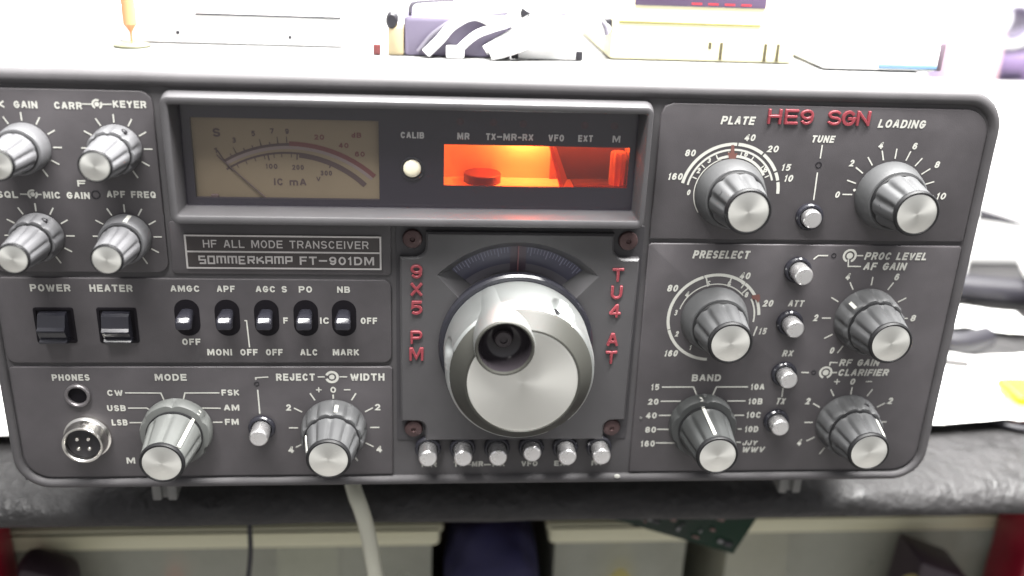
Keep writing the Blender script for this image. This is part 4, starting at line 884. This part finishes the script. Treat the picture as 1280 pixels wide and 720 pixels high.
m = MB(); m.box(505, 560, 506, 540, 22.3, 44, 3); m.build('housing', DARKG, t)
m = MB(); m.tube([(505, 520, 30), (480, 506, 25), (455, 500, 23.6), (440, 488, 10), (436, 485, -30)], 2.2, 10, 8); m.build('lead', DARKG, t)
t = thing('packet', 'yellow and pink packet with a dark edge on the bench right of the radio', 'packet', (300, 104, -101))
m = MB(); m.prism(rrect(263, 330, -101.8, -97, 2.2, 5), 106, 86, 2); m.build('pink_side', mat('packet_pink', (.30, .11, .085), .5), t)
m = MB(); m.prism(rrect(273, 331, -98.5, -92.5, 2.8, 5), 118, 97, 2.5); m.build('yellow_top', mat('packet_yellow', (.60, .55, .008), .45), t)
m = MB(); m.tube([(252, 96, -100), (260, 86, -101.5), (271, 81, -101.8), (290, 78, -102), (330, 74, -102)], 1.6, 10, 6); m.build('dark_edge', DARKG, t)

# ================================================================ cables over the bench edge and the boxes under it
m = MB(); m.tube([(-62, 120, -99.8), (-58, 70, -99.9), (-54.5, 42, -99.6), (-52, 31, -101.2), (-49.5, 27.2, -106), (-47.2, 26.6, -116), (-44.6, 26.8, -135), (-41.6, 27.2, -160), (-38, 27.5, -220), (-36, 28, -300)], 3.3, 16, 8)
tag(m.build('hanging_cable', mat('ivory_cable', (.52, .52, .43), .5)), 'thick ivory cable hanging from under the radio over the bench edge', 'cable')
m = MB(); m.tube([(-102, 64, -121), (-101.6, 58, -136), (-102, 57, -150), (-105, 58, -170), (-112, 60, -210)], 1.1, 10, 8)
tag(m.build('thin_cable', DARKG), 'thin dark wire hanging down in front of the left storage box', 'cable')
BOXP = mat('translucent_white_plastic', (.55, .535, .38), .4, trans=.0)
def box_wall():
    # milky see-through plastic
    m = mat('box_wall_plastic', (.50, .50, .42), .35, grunge=.1); nt = m.node_tree; b_ = nt.nodes['Principled BSDF']; o_ = nt.nodes['Material Output']
    tr_ = nt.nodes.new('ShaderNodeBsdfTransparent'); tr_.inputs[0].default_value = (.92, .94, .92, 1); mx_ = nt.nodes.new('ShaderNodeMixShader'); mx_.inputs[0].default_value = .6
    nt.links.new(b_.outputs[0], mx_.inputs[1]); nt.links.new(tr_.outputs[0], mx_.inputs[2]); nt.links.new(mx_.outputs[0], o_.inputs[0]); return m
BOXB = box_wall()
def storage(x0, x1, y0, y1, zt, label):
    t = thing('storage_box', label, 'storage box', ((x0 + x1) / 2, (y0 + y1) / 2, -322), 'plastic storage boxes under the bench')
    m = MB(); m.box(x0 + 4, x1 - 4, y0 + 4, y0 + 6, -321.8, zt - 12, .8); m.box(x0 + 4, x0 + 6, y0 + 6.1, y1 - 4, -321.8, zt - 12, .8); m.box(x1 - 6, x1 - 4, y0 + 6.1, y1 - 4, -321.8, zt - 12, .8); m.box(x0 + 6.1, x1 - 6.1, y0 + 6.1, y1 - 6, -321.8, -320, .8); m.build('body', BOXB, t)
    m = MB(); m.box(x0, x1, y0, y1, zt - 13.5, zt - 1.5, 2.5); m.box(x0 - 1.5, x1 + 1.5, y0 - 1.5, y1, zt - 4, zt, 1.6); m.build('lid', BOXP, t)
    return t
storage(-236, -16, 96, 300, -163, 'wide pale plastic storage box under the left half of the bench')
storage(40, 118, 100, 300, -166, 'narrow pale plastic storage box next to the navy bag')
storage(132, 304, 98, 300, -160, 'pale plastic storage box at the right by the red leg')
# what the milky boxes hold
def inside(name, x0, x1, y0, y1, zt, m_, label, cat, rot=0):
    m = MB(); m.box(x0, x1, y0, y1, -319.5, zt, 3)
    c0 = Vector(((x0 + x1) / 2, (y0 + y1) / 2, 0)); ca, sa = math.cos(rot), math.sin(rot)
    m.xform(lambda p: Vector((c0.x + ca * (p.x - c0.x) - sa * (p.y - c0.y), c0.y + sa * (p.x - c0.x) + ca * (p.y - c0.y), p.z + 1.5 * noise.noise((p.x * .05, p.y * .05, 1)))))
    tag(m.build(name, m_), label, cat)
inside('slate_case', -190, -118, 112, 200, -181, mat('slate_plastic', (.085, .09, .105), .5, grunge=.3), 'slate grey case inside the left part of the wide storage box', 'case', .03)
inside('cream_carton', -104, -72, 110, 180, -178, mat('cream_card', (.46, .45, .30), .7, grunge=.2), 'cream carton standing in the middle of the wide storage box', 'carton', .1)
inside('grey_pouch', -64, -24, 114, 190, -183, mat('grey_pouch', (.15, .155, .14), .6, grunge=.3), 'grey pouch inside the right part of the wide storage box', 'pouch', -.12)
inside('blue_grey_block', 52, 104, 122, 200, -184, mat('blue_grey', (.11, .125, .13), .5, grunge=.3), 'blue grey block inside the narrow storage box', 'block', .05)
inside('tan_carton', 140, 176, 112, 190, -178, mat('tan_card', (.36, .30, .17), .7, grunge=.25), 'tan carton at the left inside the right storage box', 'carton', -.04)
inside('steel_case', 182, 244, 114, 220, -176, mat('steel_grey', (.12, .125, .13), .45, grunge=.3), 'steel grey case inside the right storage box beside the tan carton', 'case', .04)
m = MB(); vlathe(m, [(.5, -319), (8, -318), (11, -300), (12, -206), (9, -194), (4, -189), (.5, -188)], 80, 114, 24); tag(m.build('yellow_bottle', mat('yellow_plastic', (.36, .31, .10), .5)), 'yellow bottle inside the narrow storage box', 'bottle')
m = MB(); vlathe(m, [(.5, -319), (6, -318), (7, -300), (7, -195), (4, -186), (.5, -185)], -150, 107, 24); tag(m.build('salmon_bottle', mat('salmon_plastic', (.42, .18, .13), .5)), 'salmon pink bottle in front of the slate case in the wide storage box', 'bottle')
# navy bag
m = MB(); nu, nv = 40, 24; vs = []; fs = []
for j_ in range(nv + 1):
    ph = -PI / 2 + PI * j_ / nv
    for i in range(nu):
        th = 2 * PI * i / nu
        e = lambda v_: math.copysign(abs(v_) ** .55, v_)
        q = Vector((26 * e(math.cos(ph)) * e(math.cos(th)), 34 * e(math.cos(ph)) * e(math.sin(th)), 76 * e(math.sin(ph))))
        q *= 1 + .09 * noise.noise(q * .05) + .04 * noise.noise(q * .13)
        vs.append((12 + q.x, 116 + q.y, -246 + q.z))
for j_ in range(nv):
    for i in range(nu): fs.append([j_ * nu + i, j_ * nu + (i + 1) % nu, (j_ + 1) * nu + (i + 1) % nu, (j_ + 1) * nu + i])
m.add(vs, fs); tag(m.build('cloth_bag', mat('navy_cloth', (.020, .018, .065), .8, bump=(400, .5), grunge=.2), smooth=70), 'lumpy navy blue cloth bag between two storage boxes', 'bag')
sheet('red_cloth', -38, 40, 104, 128, 0, 8, 2.2, 'strip of red cloth bunched under the bench edge behind the navy bag', z=-164, m_=mat('red_cloth', (.20, .03, .025), .8))['category'] = 'cloth'
m = MB(); m.box(-214, -190, 72, 92, -321.5, -166, 5); m.xform(lambda p: p + Vector((0, 0, -.35 * (p.x + 214) if p.z > -200 else 0))); tag(m.build('dark_bottle_crate', mat('maroon_black', (.028, .016, .022), .6)), 'dark maroon block beside the left red leg', 'block')
# circuit board
t = thing('circuit_board', 'dark green circuit board hanging down at a slant in front of the storage boxes', 'circuit board', (105, 62, -140))
rt = math.radians(-19); c_, s_ = math.cos(rt), math.sin(rt)
tr = lambda p: Vector((124.0 + c_ * p.x - s_ * p.z, p.y - p.z * .12, -158.0 + s_ * p.x + c_ * p.z))
m = MB(); m.box(-66, 0, 62, 63.6, 0, 44, .2); m.xform(tr); m.build('board', mat('board_green', (.007, .020, .012), .6, grunge=.6, spec=.2), t)
PARTS = [mat('part_silver', (.16, .16, .165), .45, metal=.3), DARKG, mat('part_brown', (.16, .09, .08), .5)]
for i in range(44):
    x = random.uniform(-61, -3); z = random.uniform(2, 40); a_ = random.uniform(.5, 1.9); b_ = random.uniform(.5, 1.4)
    m = MB(); m.box(x - a_, x + a_, 61.2, 62.1, z - b_, z + b_, .3); m.xform(tr); m.build('component', PARTS[i % 3], t)
m = MB(); m.box(58, 78, 112, 120, -165.9, -160, .8); m.box(58, 65, 113, 119, -161, -150, .8); tag(m.build('cable_clamp', mat('clamp_brown', (.085, .055, .04), .6)), 'small brown clamp on the lid of the narrow storage box', 'clamp')
t = thing('transformer', 'dark block with a yellowish bobbin in front of the right storage box', 'transformer', (236, 76, -186))
m = MB(); m.box(222, 250, 66, 92, -321.5, -167, 2); m.xform(lambda p: p + Vector(((p.z + 167) * .06, 0, (p.x - 220) * -.42 if p.z > -200 else 0))); m.build('block', mat('block_dark', (.045, .03, .04), .5), t)
m = MB(); m.lathe([(5.5, -63), (5.5, -58), (3, -57), (2.4, -60), (.1, -60)], 216, -178, 24); m.build('bobbin', mat('bobbin_yellow', (.50, .42, .18), .5), t)
